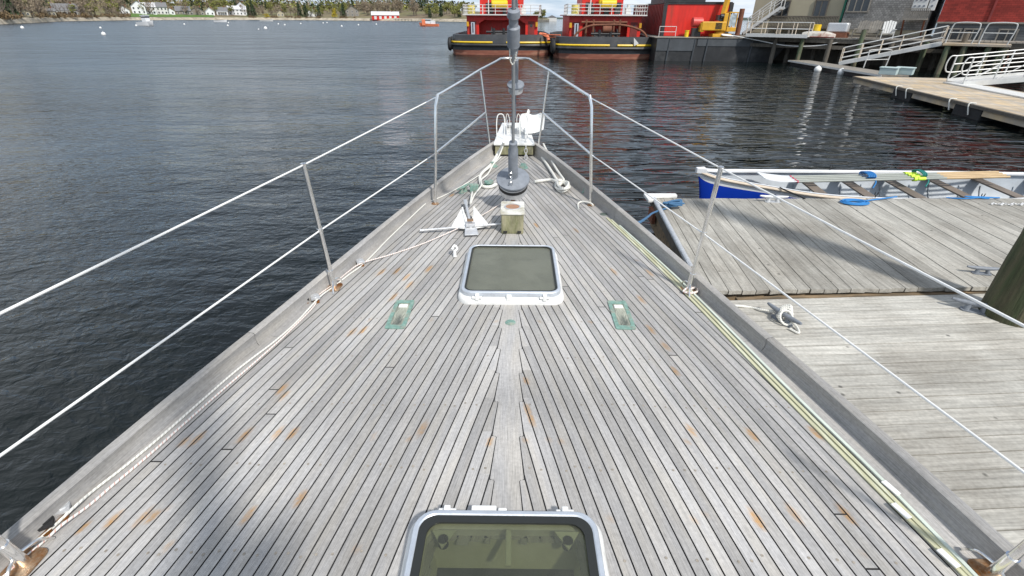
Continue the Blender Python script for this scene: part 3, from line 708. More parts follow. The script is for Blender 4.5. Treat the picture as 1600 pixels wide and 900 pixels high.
# stanchions ----------------------------------------------------------
def stanchion(sgn, bx, by, tx, ty, h=.78, brace=True):
    k = MB(); b = Vector((sgn*bx, by, ZD)); t = Vector((sgn*tx, ty, ZD+h))
    k.tube([b+Vector((0, 0, .0)), b.lerp(t, .04), b.lerp(t, .16)], [.020, .0185, .0175], 14); k.tube([b.lerp(t, .16), t], .0135, 14)
    k.tube([t-Vector((0, 0, .004)), t+Vector((0, 0, .008)), t+Vector((0, 0, .012))], [.0165, .0165, .011], 14)
    o = k.build('stanchion', M['steel'], yacht)
    f = MB(); f.prism(rrect(.085, .10, .02, 4, sgn*bx, by), ZD+.0015, ZD+.010); f.build('foot_plate', M['steelrust'], o, bevel=.002)
    for a in (-1, 1):
        r = MB(); r.tube(spline([b.lerp(t, .07), b+Vector((-sgn*.015, a*.05, .045)), b+Vector((-sgn*.02, a*.085, .004))], 4), .0055, 8); r.build('brace', M['steel'], o)
    c = MB(); m_ = b.lerp(t, .5); c.tube([m_-(t-b).normalized()*.012, m_+(t-b).normalized()*.012], .017, 12); c.build('wire_eye', M['steel'], o)
    return b, t
ST_T = {}
for sgn in (-1, 1):
    ST_T[sgn] = [stanchion(sgn, 1.118, 2.665, 1.155, 2.665), stanchion(sgn, 1.500, .885, 1.49, .80, .76), stanchion(sgn, 1.66, -1.0, 1.68, -1.0), stanchion(sgn, 1.64, -3.2, 1.66, -3.2)]
# pulpit ----------------------------------------------------------------
k = MB(); rp = .0135
A = {}
for sgn in (-1, 1):
    bA = Vector((sgn*.715, 4.26, ZD)); tA = Vector((sgn*.645, 4.26, 2.42)); bB = Vector((sgn*.288, 6.08, ZD)); tB = Vector((sgn*.395, 6.08, 2.475)); fr = Vector((sgn*.17, 6.78, 2.545))
    A[sgn] = (bA, tA, bB, tB, fr)
def path(sgn):
    bA, tA, bB, tB, fr = A[sgn]
    return [bA, bA.lerp(tA, .5), bA.lerp(tA, .93), tA+Vector((-sgn*.012, .03, .012)), tA.lerp(tB, .12)+Vector((0, 0, .004)), tA.lerp(tB, .5), tB, tB.lerp(fr, .7), fr+Vector((sgn*.015, -.03, 0)), fr+Vector((-sgn*.03, .02, .004)), Vector((sgn*.04, 6.81, 2.55))]
pts = path(-1)+path(1)[::-1]
k.tube(pts, rp, 12)
pul = k.build('pulpit', M['steel'], yacht)
for sgn in (-1, 1):
    bA, tA, bB, tB, fr = A[sgn]
    q = MB(); q.tube([bB, tB], .0115, 10); q.build('pulpit_leg', M['steel'], pul)
    q = MB(); a0 = bA.lerp(tA, .50); b0 = bB.lerp(tB, .52); q.tube([a0, b0], .0105, 10); q.build('mid_rail', M['steel'], pul)
    for b in (bA, bB):
        q = MB(); q.lathe([(.0002, .012), (.020, .012), (.035, .003), (.036, 0)], (b.x, b.y, ZD+.001), 18); q.build('foot_plate', M['steelrust'], pul)
# lifelines ---------------------------------------------------------------
for sgn in (-1, 1):
    bA, tA, bB, tB, fr = A[sgn]; s_ = ST_T[sgn]
    for f, z0, first in ((1.0, .0, tA), (.5, 0, bA.lerp(tA, .5))):
        pp = [first]+[b.lerp(t, f) for b, t in s_]
        k = MB()
        w0 = pp[0].lerp(pp[1], .11)
        k.tube([w0]+pp[1:], .0047, 8)
        o = k.build('lifeline', M['wire'], yacht)
        q = MB(); q.tube([pp[0], w0], .0042, 6); q.tube([pp[0].lerp(w0, .15), pp[0].lerp(w0, .6)], .0055, 8); q.tube([pp[0].lerp(w0, .85), w0], .0058, 8); q.build('turnbuckle', M['steel'], o)

# samson post -----------------------------------------------------------
k = MB(); k.prism(rrect(.176, .27, .012, 3, 0, 3.70), ZD, ZD+.165); po = k.build('samson_post', M['olive'], yacht, bevel=.004)
k = MB(); k.prism(rrect(.190, .284, .012, 3, 0, 3.70), ZD+.160, ZD+.175); k.build('painted_cap', mat('worn_cap_paint', (.70, .69, .64), .6, var=.12, scale=22, col2=(.40, .37, .27), thr=(.45, .65)), po, bevel=.003)
k = MB(); k.lathe([(.0002, .003), (.055, .003), (.056, 0)], (0, 3.70, ZD+.1755), 26); k.build('bronze_disc', M['copper'], po)
k = MB(); k.lathe([(.056, .0), (.056, .005), (.066, .005), (.067, 0)], (0, 3.70, ZD+.1755), 26); k.build('disc_rim', M['galv'], po)
for sx in (-1, 1):
    k = MB(); k.box((sx*.055, 3.556, ZD+.02), (.03, .012, .012)); k.build('foot_cleat', M['black'], po)

# inner forestay with furling drum -----------------------------------------
st0 = Vector((0, 4.28, ZD)); sdir = Vector((0, -.50, 1)).normalized()
def onst(z): return st0+sdir*((z-ZD)/sdir.z)
rotS = sdir.to_track_quat('Z', 'Y').to_matrix()
fs_ = MB(); fs_.tube([onst(2.04), onst(13)], .0125, 12); stay = fs_.build('inner_forestay', M['greymid'], yacht)
k = MB(); k.lathe([(.0002, 0), (.140, 0), (.145, .006), (.143, .018), (.08, .032), (.046, .043), (.041, .06), (.041, .33), (.034, .345), (.034, .40), (.012, .405)], onst(1.765), 32, 0, rotS); k.build('furling_drum', M['grey'], stay)
k = MB(); k.lathe([(.0002, 0), (.122, 0), (.127, .004), (.127, .098), (.04, .10)], onst(1.655), 32, 0, rotS); k.build('drum_cage', M['galv'], stay)
k = MB(); k.lathe([(.128, .055), (.1295, .055), (.1295, .085), (.128, .085)], onst(1.655), 32, 0, rotS); k.build('wound_line', M['black'], stay)
k = MB(); k.tube([onst(1.50), onst(1.68)], .011, 10); k.box(onst(1.56), (.034, .02, .06), rotS); k.cyl(onst(1.60)+Vector((-.026, 0, 0)), onst(1.60)+Vector((.026, 0, 0)), .008, 10); k.build('stay_toggle', M['steelrust'], stay)
k = MB(); k.prism(rrect(.05, .12, .01, 3, 0, 4.28), ZD+.001, ZD+.009); k.build('chain_plate', M['steelrust'], stay)
def ring_link(c, r, rt_, ax):
    q = MB(); pts = []
    for i in range(14):
        g = 2*math.pi*i/14; v = Vector((r*.62*math.cos(g), 0, r*math.sin(g))); pts.append(Vector(c)+ax @ v)
    q.tube(pts, rt_, 6, closed=True); return q
for i in range(3):
    c = onst(1.83-.035*i)+Vector((-.018, -.045-.034*i, 0)); q = ring_link(c, .024, .0042, Matrix.Rotation(R(90*(i % 2)), 3, 'Z') @ Matrix.Rotation(R(25), 3, 'X')); q.build('shackle', M['steel'], stay)
# swivel
k = MB(); k.lathe([(.016, -.05), (.030, -.045), (.034, 0), (.042, .005), (.042, .13), (.030, .14), (.030, .19), (.042, .195), (.040, .235), (.016, .245)], onst(2.83), 24, 0, rotS); k.build('swivel', M['grey'], stay)
k = MB(); k.tube(spline([onst(2.83)+Vector((-.02, -.03, .02)), onst(2.76)+Vector((-.024, -.03, 0)), onst(2.72)+Vector((-.005, -.03, 0)), onst(2.76)+Vector((.014, -.03, 0)), onst(2.83)+Vector((.018, -.03, .02))], 5), .004, 6); k.build('tack_strop', M['rope'], stay)
# outer forestay ------------------------------------------------------------
o0 = Vector((.012, 7.25, 1.75)); od = Vector((0, -.46, 1)).normalized(); rotO = od.to_track_quat('Z', 'Y').to_matrix()
def onso(z): return o0+od*((z-1.75)/od.z)
k = MB(); k.tube([onso(2.3), onso(14)], .017, 10); k.tube([o0, onso(2.3)], .008, 8); so_ = k.build('outer_forestay', M['grey'], yacht)
k = MB(); k.lathe([(.0002, 0), (.115, 0), (.115, .018), (.06, .03), (.034, .05), (.034, .36), (.018, .37)], onso(2.20), 28, 0, rotO); k.build('furling_drum', M['grey'], so_)
k = MB(); k.lathe([(.095, 0), (.098, .0), (.098, .075), (.095, .075)], onso(2.125), 28, 0, rotO); k.build('drum_cage', M['galv'], so_)
k = MB(); k.lathe([(.0002, 0), (.06, 0), (.06, .08)], onso(2.12), 20, 0, rotO); k.build('wound_line', M['black'], so_)

# bow platform -----------------------------------------------------------------
k = MB(); k.prism([(-.235, 6.02), (.235, 6.02), (.22, 6.5), (.17, 7.3), (-.17, 7.3), (-.22, 6.5)], ZD+.02, ZD+.135); bp_ = k.build('bow_platform', M['olive'], yacht, bevel=.006)
k = MB(); k.prism([(-.25, 6.0), (.25, 6.0), (.23, 6.5), (.18, 7.32), (-.18, 7.32), (-.23, 6.5)], ZD+.137, ZD+.165); k.build('platform_top', M['white'], bp_, bevel=.005)
for sx in (-.17, .115):
    q = MB(); q.tube(spline([(sx-.045, 6.20, 1.66), (sx-.05, 6.24, 1.86), (sx-.03, 6.26, 1.95), (sx+.03, 6.26, 1.95), (sx+.05, 6.24, 1.86), (sx+.045, 6.20, 1.66)], 5), .0065, 8); q.build('roller_bail', M['white'], bp_)
q = MB(); q.box((-.10, 6.75, 1.71), (.012, .5, .10)); q.box((.0, 6.75, 1.71), (.012, .5, .10)); q.cyl((-.1, 6.95, 1.70), (0, 6.95, 1.70), .035, 16); q.build('anchor_roller', M['galv'], bp_)
k = MB()
for i in range(7):
    ax = Matrix.Rotation(R(90*(i % 2)), 3, 'Z'); c = Vector((.145, 6.10-.045*i*.6, 1.72-.036*i)) if i < 5 else Vector((.145, 5.96-.05*(i-4), 1.53))
    q = ring_link(c, .028, .0062, ax); k.v_off = 0; b = len(k.v); k.v += q.v; k.f += [tuple(b+j for j in f) for f in q.f]; k.mi += q.mi; k.sm += q.sm; k.uv += q.uv
k.build('anchor_chain', M['galv'], bp_)
for sx, yy_ in ((-.15, 5.55), (.11, 5.5)):
    k = MB(); k.lathe([(.0002, .05), (.03, .048), (.034, .03), (.05, .012), (.055, 0)], (sx*1.6 if sx < 0 else sx, yy_, ZD+.002), 18); k.build('deck_pipe', M['bronze'], yacht)

# bronze fittings on deck ---------------------------------------------------------
def horn_cleat(p, rz, L_, mt, name='mooring_cleat', parent=None, sc=1):
    k = MB(); h = L_*.22
    k.tube(spline([(0, -L_/2, h*1.05), (0, -L_*.3, h*.95), (0, 0, h*.9), (0, L_*.3, h*.95), (0, L_/2, h*1.05)], 4), [L_*.03+L_*.035*math.sin(math.pi*i/16) for i in range(17)], 10)
    for s2 in (-1, 1): k.tube([(0, s2*L_*.13, h*.9), (0, s2*L_*.17, 0)], [L_*.05, L_*.075], 10)
    k.prism(rrect(L_*.2, L_*.55, L_*.07, 4), 0, L_*.03)
    return k.build(name, mt, parent, loc=p, rz=rz)
q = yat(729, 300); horn_cleat((q.x-.03, q.y, ZD+.001), R(-25), .24, M['bronze'], 'deck_cleat', yacht)
q = yat(764, 290); k = MB(); k.lathe([(.0002, .05), (.045, .05), (.05, .03), (.035, .015), (.07, .006), (.07, 0)], (q.x, q.y, ZD+.001), 20); k.build('deck_pipe', M['bronze'], yacht)
q = yat(741, 300); k = MB(); k.box((q.x, q.y, ZD+.04), (.08, .05, .08)); k.tube([(q.x-.05, q.y, ZD+.065), (q.x+.05, q.y, ZD+.065)], .014, 10); k.build('deck_bitt', M['bronze'], yacht, bevel=.006)
q = yat(917, 304); k = MB(); k.lathe([(.0002, .05), (.02, .05), (.022, .02), (.035, .01), (.035, 0)], (q.x-.01, q.y+.05, ZD+.001), 16); k.build('deck_vent', M['bronze'], yacht)
q = yat(711, 402); k = MB(); k.tube([(q.x, q.y, ZD+.001), (q.x-.004, q.y+.02, ZD+.05)], [.014, .008], 10); k.tube(spline([(q.x-.02, q.y+.01, ZD+.055), (q.x-.006, q.y+.04, ZD+.075), (q.x+.014, q.y+.035, ZD+.055), (q.x, q.y+.01, ZD+.045)], 3), .008, 8); k.build('deck_padeye', M['white'], yacht)

# mast, boom, cabin aft (behind the camera) ---------------------------------------
k = MB(); k.prism([(-1.0, -6.2), (1.0, -6.2), (1.05, -2.2), (.9, -1.75), (-.9, -1.75), (-1.05, -2.2)], ZD-.004, ZD+.42); k.build('coachroof', M['hullwhite'], yacht, bevel=.05)
k = MB(); k.tube([(0, -.5, ZD), (0, -.5, 15)], .075, 16); ms = k.build('mast', M['alu'], yacht)
k = MB(); k.tube([(-1.1, -.6, 7.5), (0, -.5, 7.5), (1.1, -.6, 7.5)], .03, 8); k.build('spreader', M['alu'], ms)
k = MB(); k.tube([(0, -.6, 2.75), (0, -5.8, 2.85)], .07, 12); k.build('boom', M['alu'], ms)
k = MB(); k.tube(spline([(0, -.7, 3.0), (0, -1.8, 3.08), (0, -3.5, 2.98), (0, -5.6, 2.93)], 6), [.17, .20, .22, .23, .23, .22, .22, .21, .2, .2, .19, .18, .18, .17, .16, .15, .14, .13, .1], 14); k.build('furled_sail', mat('sail_cover', (.05, .08, .16), .9), ms)
for zz, xx in ((2.75, .17), (3.1, -.16), (3.3, .15), (2.6, -.15)):  # rope coils added out of view to broaden the mast's shadow on deck
    k = MB()
    for i in range(7):
        q = [(xx+.012*(i-3)+.05*math.cos(g_), -.5+.05*math.sin(g_*2), zz+.22*math.sin(g_)) for g_ in [2*math.pi*j/16 for j in range(16)]]
        k.tube(q, .008, 6, closed=True)
    k.build('shadow_coil', M['rope'], ms)

# ================================================================== LOOSE GEAR ON THE DECK
def rope(name, pts, r, mt, label, group=None, k=8, parent=None, closed=False, cat='rope'):
    q = MB(); q.tube(spline(pts, k, closed), r, 8, closed=closed); o = q.build(name, mt, parent)
    if label: tag(o, label, cat, group)
    return o
def D(px, py, h=.008): return at(px, py, ZD+h)
def DL(px, py, h=.008):
    p = at(px, py, ZD+h); return p+Vector((.035, .01, 0))
# two control lines along the port bulwark
rope('furling_line', [D(783, 245, .05), D(765, 262, .03), DL(728, 284, .015), DL(690, 305), DL(664, 316), DL(655, 322, .02), DL(630, 345), DL(600, 373), DL(562, 411), DL(535, 431), DL(512, 449), DL(490, 465, .02), DL(455, 502), DL(420, 533), DL(360, 578), DL(300, 629), DL(240, 681), DL(180, 730), DL(130, 768), DL(100, 793, .02), DL(60, 830), DL(32, 853), DL(-10, 885), DL(-60, 925)], .0050, M['rope'],
     'white line led along the foot of the port bulwark, outer one of the two', 'control lines led along the port side')
rope('furling_line', [D(800, 300, .12), D(782, 318, .02), D(752, 337), D(725, 352, .03), D(700, 364, .02), D(660, 381), D(610, 398), D(566, 411, .02), D(545, 424), D(520, 445), D(497, 462), DL(480, 480), DL(440, 520), DL(395, 560), DL(330, 615), DL(270, 667), DL(215, 715), DL(160, 760), DL(118, 795), DL(78, 823, .02), DL(50, 848), DL(10, 882), DL(-50, 935)], .0046, M['ropered'],
     'red-flecked white line passing under the small anchor and aft along the deck', 'control lines led along the port side')
def block(px, py, rz, dark=False):
    p = yat(px, py, ZD+.003); mt_ = M['black'] if dark else M['galv']
    k = MB(); k.tube([(0, 0, .012), (0, 0, .030)], .024, 18); k.box((0, -.012, .021), (.05, .05, .010)); k.tube([(0, 0, .03), (0, 0, .034)], .008, 8)
    o = k.build('lead_block', mt_, yacht, loc=p, rz=rz)
    k = MB(); k.prism(rrect(.035, .085, .01, 3, 0, -.01), 0, .008); k.build('block_base', M['steelrust'], o)
block(100, 797, .6); block(74, 820, .6, True); block(493, 468, .5); block(476, 470, .5, True); block(563, 412, .5)
p = yat(656, 318); k = MB(); k.tube([(0, 0, 0), (0, 0, .03)], .008, 8); k.tube(spline([(-.02, 0, .03), (0, 0, .055), (.02, 0, .03), (0, 0, .02)], 4, True), .006, 6, closed=True); k.build('fairlead_eye', M['steel'], yacht, loc=(p.x, p.y, ZD))

# small anchor lying on deck
an = empty('deck_anchor', (-.335, 3.62, ZD+.003), R(8), 'small grey folding-fluke anchor with long cross bar lying on deck left of the wooden post', 'anchor')
k = MB(); k.tube([(-.385, 0, .022), (.36, 0, .05)], .0095, 10); k.tube([(-.385, 0, .022), (-.40, 0, .022)], .0115, 10); k.tube([(.385, 0, .05), (.40, 0, .05)], .0115, 10); k.build('stock', M['galv'], an)
k = MB(); k.beam((0, -.03, .04), (-.01, .58, .05), .020, .030); k.beam((-.01, .50, .048), (-.01, .60, .05), .034, .022); k.build('shank', M['galv'], an, bevel=.004)
for s_, a_ in ((-1, .10), (1, .10)):
    k = MB()
    vs = [(s_*.012, -.03, .03), (s_*.155, .015, .03), (s_*.05, .29, .10), (s_*.012, .05, .055)]
    vs2 = [(v[0], v[1], v[2]-.006) for v in vs]
    k.add(vs+vs2, [(0, 1, 2, 3), (4, 7, 6, 5), (0, 4, 5, 1), (1, 5, 6, 2), (2, 6, 7, 3), (3, 7, 4, 0)]); k.beam((s_*.03, 0, .042), (s_*.05, .27, .10), .012, .012); k.build('fluke', M['white'], an)
k = MB()
k.add([(-.045, -.02, .03), (.045, -.02, .03), (.055, -.13, .012), (-.055, -.13, .012), (-.045, -.02, .04), (.045, -.02, .04), (.055, -.13, .022), (-.055, -.13, .022)], [(0, 1, 2, 3), (4, 7, 6, 5), (0, 4, 5, 1), (1, 5, 6, 2), (2, 6, 7, 3), (3, 7, 4, 0)])
k.box((0, -.005, .055), (.075, .05, .022)); k.build('crown', M['galv'], an, bevel=.003)
k = MB(); k.box((0, .015, .085), (.05, .035, .012)); k.build('shackle', M['steelrust'], an)
rope('anchor_rode', [D(738, 300, .05), D(735, 318, .05), D(741, 305, .06), D(752, 290, .05), D(752, 281, .03), D(762, 272, .03), D(770, 258, .04), D(780, 243, .10), D(786, 228, .20)], .008, M['rope'], 'white anchor rode running from the small anchor up to the bow roller')
rope('dock_line', [D(788, 222, .25), D(779, 238, .10), D(768, 256, .03), D(752, 272, .02), D(750, 282, .02), D(754, 291, .02), D(766, 292, .02), D(775, 288, .03)], .016, M['rope'], 'thick white line curled on the port foredeck beside the furling drum')
rope('dock_line', [D(840, 233, .06), D(845, 243, .03), D(858, 262, .03), D(868, 278, .03), D(872, 284, .03), D(862, 281, .03), D(848, 282, .02), D(835, 284, .02)], .015, M['rope'], 'thick white line ending loose on deck inside the starboard bulwark')
# coil on starboard
cq = D(879, 292, .02)
q = MB()
for i in range(5):
    pts = []
    for j in range(20):
        g_ = 2*math.pi*j/20; rr_ = .042+.007*i
        pts.append(cq+Vector((rr_*math.cos(g_), (.105+.012*i)*math.sin(g_), .016*(i % 3)+.012*math.sin(g_*2+i))))
    q.tube(pts, .012, 8, closed=True)
q.tube(spline([cq+Vector((.02, .12, .04)), D(868, 262, .06), D(858, 243, .08), D(849, 225, .12)], 6), .012, 8)
co_ = q.build('rope_coil', M['rope']); tag(co_, 'white rope coil lying against the starboard bulwark near the bow', 'rope')
rope('cord_end', [D(927, 321, .02), D(922, 317, .03), D(909, 315, .02), D(903, 319, .01), D(904, 326, .006)], .007, M['rope'], 'short end of white cord tied round the foot of the starboard pulpit')
rope('cord_end', [D(1078, 452, .03), D(1088, 449, .02), D(1090, 455, .02), D(1079, 458, .02), D(1068, 455, .02), D(1076, 449, .04)], .007, M['ropered'], 'tan cord knotted round the foot of the middle starboard stanchion')
# fibreglass battens along the starboard side
BT = [((948, 340), (1060, 447), (1205, 597), (1345, 738), (1505, 897), (1560, 960)), ((955, 343), (1062, 443), (1215, 599), (1354, 737), (1515, 897), (1570, 955)), ((968, 352), (1066, 441), (1222, 597), (1362, 733), (1440, 812), (1530, 905))]
for i, b in enumerate(BT):
    pl_ = spline([D(*p, .006+.004*i) for p in b], 10); k = MB()
    vs = []; n = len(pl_)
    for j, p in enumerate(pl_):
        t = (pl_[min(j+1, n-1)]-pl_[max(j-1, 0)]).normalized(); s2 = Vector((t.y, -t.x, 0)); wd = (.008, .0075, .0065)[i]
        for a, z in ((-wd, 0), (-wd, .006), (wd, .006), (wd, 0)): vs.append(p+s2*a+Vector((0, 0, z-.004)))
    fs = [(j*4+a, j*4+(a+1) % 4, (j+1)*4+(a+1) % 4, (j+1)*4+a) for j in range(n-1) for a in range(4)]+[(0, 1, 2, 3), (4*n-4, 4*n-1, 4*n-2, 4*n-3)]
    k.add(vs, fs); o = k.build('sail_batten', M['batten'] if i < 2 else M['batten2'])
    tag(o, ('long pale yellow batten, innermost of three along the starboard side', 'long pale yellow batten in the middle of the three along the starboard side', 'pale green batten, outermost of three along the starboard side')[i], 'batten', 'sail battens lying along the starboard side deck')
    for (x_, y_) in ((((1408, 798)), ((1482, 872)))[:2] if i == 1 else (((1392, 762)),) if i == 2 else ()):
        c = D(x_, y_, .018); t = Vector((-.28, .96, 0)).normalized()
        k = MB(); k.beam(c-t*.03, c+t*.03, .022, .004); k.build('tape_band', M['white'], o)

# white plough anchor stowed on the bow roller
pa = empty('plough_anchor', (.20, 6.45, 1.67), 0, 'white painted plough anchor stowed on the bow roller, fluke facing forward', 'anchor')
k = MB(); rows = []
for i in range(9):
    u_ = i/8; row = []
    for j in range(9):
        v_ = j/8*2-1; wd = .165*math.sqrt(max(.05, 1-(u_*.92)**4))
        row.append((v_*wd+.05*u_+.03, .02+.46*u_-.12*v_*v_*u_, .02+.15*math.sin(u_*1.5)+.05*v_*v_))
    rows.append(row)
top = [p for r_ in rows for p in r_]; bot = [(p[0], p[1]+.012, p[2]-.012) for p in top]; n = 81
fs = [(i*9+j, i*9+j+1, (i+1)*9+j+1, (i+1)*9+j) for i in range(8) for j in range(8)]; fs2 = [tuple(n+q for q in f[::-1]) for f in fs]
ed = [i for i in range(9)]+[i*9+8 for i in range(1, 9)]+[72+j for j in range(7, -1, -1)]+[i*9 for i in range(7, 0, -1)]
fs3 = [(ed[i], ed[(i+1) % len(ed)], n+ed[(i+1) % len(ed)], n+ed[i]) for i in range(len(ed))]
k.add(top+bot, fs+fs2+fs3, 0, True); k.build('fluke', M['white'], pa)
k = MB(); k.beam((-.04, -.25, .06), (-.04, .45, .05), .02, .06); k.beam((-.04, .43, .05), (.02, .55, .22), .02, .06); k.build('shank', M['white'], pa, bevel=.005)
for i, b_ in enumerate((-.09, .05)):
    q = MB(); q.tube(spline([(b_, 6.42, 1.69), (b_-.02, 6.45, 1.85), (b_, 6.47, 1.93), (b_+.03, 6.45, 1.85), (b_+.03, 6.4, 1.69)], 4), .004, 6)
    q.build('pin_lanyard', M['rope'], bp_)

# ================================================================== THE FLOATING DOCK
za, zb_ = .50, .44
def edge_pt(x, back):   # back / front edges of the far float
    if back: return 7.42+(x-2.15)*.018
    return 4.44+(x-1.95)*.040
k = MB(); skew = .09; x = 1.99; rdm = random.Random(5)
dkA = empty('dock_float', (2.2, 5.9, 0), 0, 'far float of the grey wooden dock, boards running fore and aft beside the rowing boat', 'dock')
OA = Vector((2.2, 5.9, 0))
while x < 10.6:
    wd = .148; g_ = .007; dz = rdm.uniform(-.003, .003)
    xa, xb = x, x+wd-g_
    fy = lambda q: edge_pt(q, 0)-.01+rdm.uniform(-.012, .012); by_ = lambda q: edge_pt(q, 1)+rdm.uniform(-.008, .008)
    xsh = (7.42-4.44)*skew
    P4 = [(xa, fy(xa)), (xb, fy(xb)), (xb+xsh, by_(xb+xsh)), (xa+xsh, by_(xa+xsh))]
    k.prism([(p[0]-OA.x, p[1]-OA.y) for p in P4], za-.045+dz, za+dz); x += wd
k.build('decking', M['dockA'], dkA)
k = MB(); k.prism([(2.0-OA.x, 4.47-OA.y), (2.02+.0-OA.x, 4.50-OA.y), (2.24-OA.x, 7.40-OA.y), (10.4-OA.x, 7.54-OA.y), (10.3-OA.x, 4.80-OA.y)], .08, za-.052); k.build('float_frame', M['dockedge'], dkA)
k = MB(); k.beam((1.985-OA.x, 4.42-OA.y, za-.03), (2.235-OA.x, 7.45-OA.y, za-.03), .05, .16); k.build('edge_beam', M['darkwood'], dkA, bevel=.004)
k = MB(); k.tube([(2.03-OA.x, 4.9-OA.y, za+.03), (2.22-OA.x, 7.30-OA.y, za+.03)], .034, 10); k.build('edge_pipe', M['galv'], dkA)
k = MB(); k.prism([(2.10-OA.x, 7.20-OA.y), (2.10-OA.x, 7.52-OA.y), (2.62-OA.x, 7.53-OA.y), (2.62-OA.x, 7.43-OA.y), (2.26-OA.x, 7.40-OA.y), (2.24-OA.x, 7.20-OA.y)], za+.004, za+.055); k.build('corner_guard', M['white'], dkA, bevel=.012)
k = MB(); k.box((2.16-OA.x, 7.1-OA.y, .34), (.05, .25, .2)); k.build('corner_bracket', M['rust'], dkA)
dkB = empty('dock_float', (2.0, 3.0, 0), R(3.6), 'near float of the wooden dock with pale boards lying crosswise to the yacht', 'dock')
k = MB(); y = 1.33; dB = MB()
while y > -4.5:
    wd = .138; dz = rdm.uniform(-.003, .003)
    xr = 9.0; gap_at = None
    dB.box(((-.02+rdm.uniform(-.02, .02)+xr)/2, y-wd/2, zb_-.02+dz), (xr, wd-.008, .04)); y -= wd
dB.build('decking', M['dockB'], dkB)
k = MB(); k.box((4.45, -1.6, .22), (8.7, 5.75, .33)); k.build('float_frame', M['dockedge'], dkB)
k = MB(); k.box((1.9, 1.372, zb_-.03), (2.9, .05, .05)); k.build('header_board', M['dockedge'], dkB)

# piling through the dock
pc = Vector((4.93, 4.08, 0))
k = MB(); pr_ = []; rp_ = random.Random(2)
for i in range(26):
    z = -1.5+i*.25; pr_.append((.235+.01*rp_.uniform(-1, 1)-.001*i, z))
k.lathe(pr_, (0, 0, 0), 28); pl_ = k.build('dock_pile', M['pile'], None, loc=pc)
tag(pl_, 'thick dark mossy wooden pile rising through the dock at right', 'pile')
# cleats on the dock (bolted on: parts of their floats, lines on them are things)
def dock_cleat(parent, px, py, rz, L_, zz, mt):
    w_ = at(px, py, zz); l_ = parent.matrix_world.inverted() @ w_ if False else None
    mloc = Matrix.Translation(parent.location) @ Matrix.Rotation(parent.rotation_euler[2], 4, 'Z')
    p = mloc.inverted() @ w_; p.z = zz+.001
    horn_cleat(p, rz-parent.rotation_euler[2], L_, mt, 'dock_cleat', parent); return w_
c1 = dock_cleat(dkB, 1221, 502, R(20), .40, zb_, M['grey'])
dock_cleat(dkB, 1522, 487, R(62), .42, zb_, M['grey'])
dock_cleat(dkA, 1207, 316, R(84), .42, za, M['galv'])
dock_cleat(dkA, 1533, 428, R(80), .34, za, M['grey'])
q = MB()
for i in range(4):
    c = c1+Vector((.0+.012*i, -.05+.04*i, .075)); q.tube([c+Vector((.06*math.cos(g_), .045*math.sin(g_), .055*math.sin(g_+.4*i))) for g_ in [2*math.pi*j/12 for j in range(12)]], .0115, 7, closed=True)
q.tube(spline([c1+Vector((.02, .06, .06)), c1+Vector((-.12, .16, .03)), c1+Vector((-.3, .25, .02)), Vector((1.55, 3.9, .7)), Vector((1.2, 3.4, 1.45))], 6), .0115, 8)
q.tube(spline([c1+Vector((0, -.02, .09)), c1+Vector((.07, -.12, .03)), c1+Vector((.05, -.22, .014)), c1+Vector((.0, -.15, .014))], 5), .0115, 7)
tag(q.build('dock_line', M['rope']), 'white mooring line made fast round the grey cleat on the pale float', 'rope')
def tangle(c, rx, ry, n, r, mt, name, label, seed, h=.05, extra=None):
    rr_ = random.Random(seed); q = MB(); pts = []
    for i in range(n):
        g_ = i*1.9+rr_.uniform(-.5, .5); k_ = rr_.uniform(.35, 1)
        pts.append(Vector(c)+Vector((rx*k_*math.cos(g_), ry*k_*math.sin(g_), r+h*rr_.random())))
    q.tube(spline(pts, 6), r, 7)
    if extra: q.tube(spline(extra, 6), r, 7)
    return tag(q.build(name, mt), label, 'rope')
c = at(1052, 322, za+.04); tangle(c, .22, .11, 20, .014, M['ropeblue'], 'mooring_rope', 'heap of dark blue rope on the white far corner of the dock', 4, .07, [c, at(1022, 332, za+.05), at(1012, 339, .9), at(1000, 347, 1.3), at(985, 352, 1.45)])
c = at(1335, 317, za+.01)
q = MB()
for i in range(5): q.tube([c+Vector(((.09+.018*i)*math.cos(g_)*1.3, (.07+.014*i)*math.sin(g_), .012+.012*(i % 2))) for g_ in [2*math.pi*j/20 for j in range(20)]], .011, 7, closed=True)
q.tube(spline([c+Vector((.15, .03, .02)), c+Vector((.35, .10, .02)), c+Vector((.55, .16, .02)), c+Vector((.8, .22, .03))], 5), .011, 7)
tag(q.build('rope_coil', M['ropebright']), 'flat bright blue rope coil on the dock edge beside the rowing boat', 'rope')
c = at(1572, 320, za+.01); q = MB()
for i in range(26):
    ax = Matrix.Rotation(R(90*(i % 2)), 3, 'X') @ Matrix.Rotation(R(90), 3, 'Y'); p_ = c+Vector((-.22+.022*i, .03*math.sin(i*.9), .012)); r_ = ring_link(p_, .018, .004, ax)
    b = len(q.v); q.v += r_.v; q.f += [tuple(b+j for j in f) for f in r_.f]; q.mi += r_.mi; q.sm += r_.sm; q.uv += r_.uv
tag(q.build('chain', M['galv']), 'short length of steel chain on the dock edge right of the blue coil', 'chain')

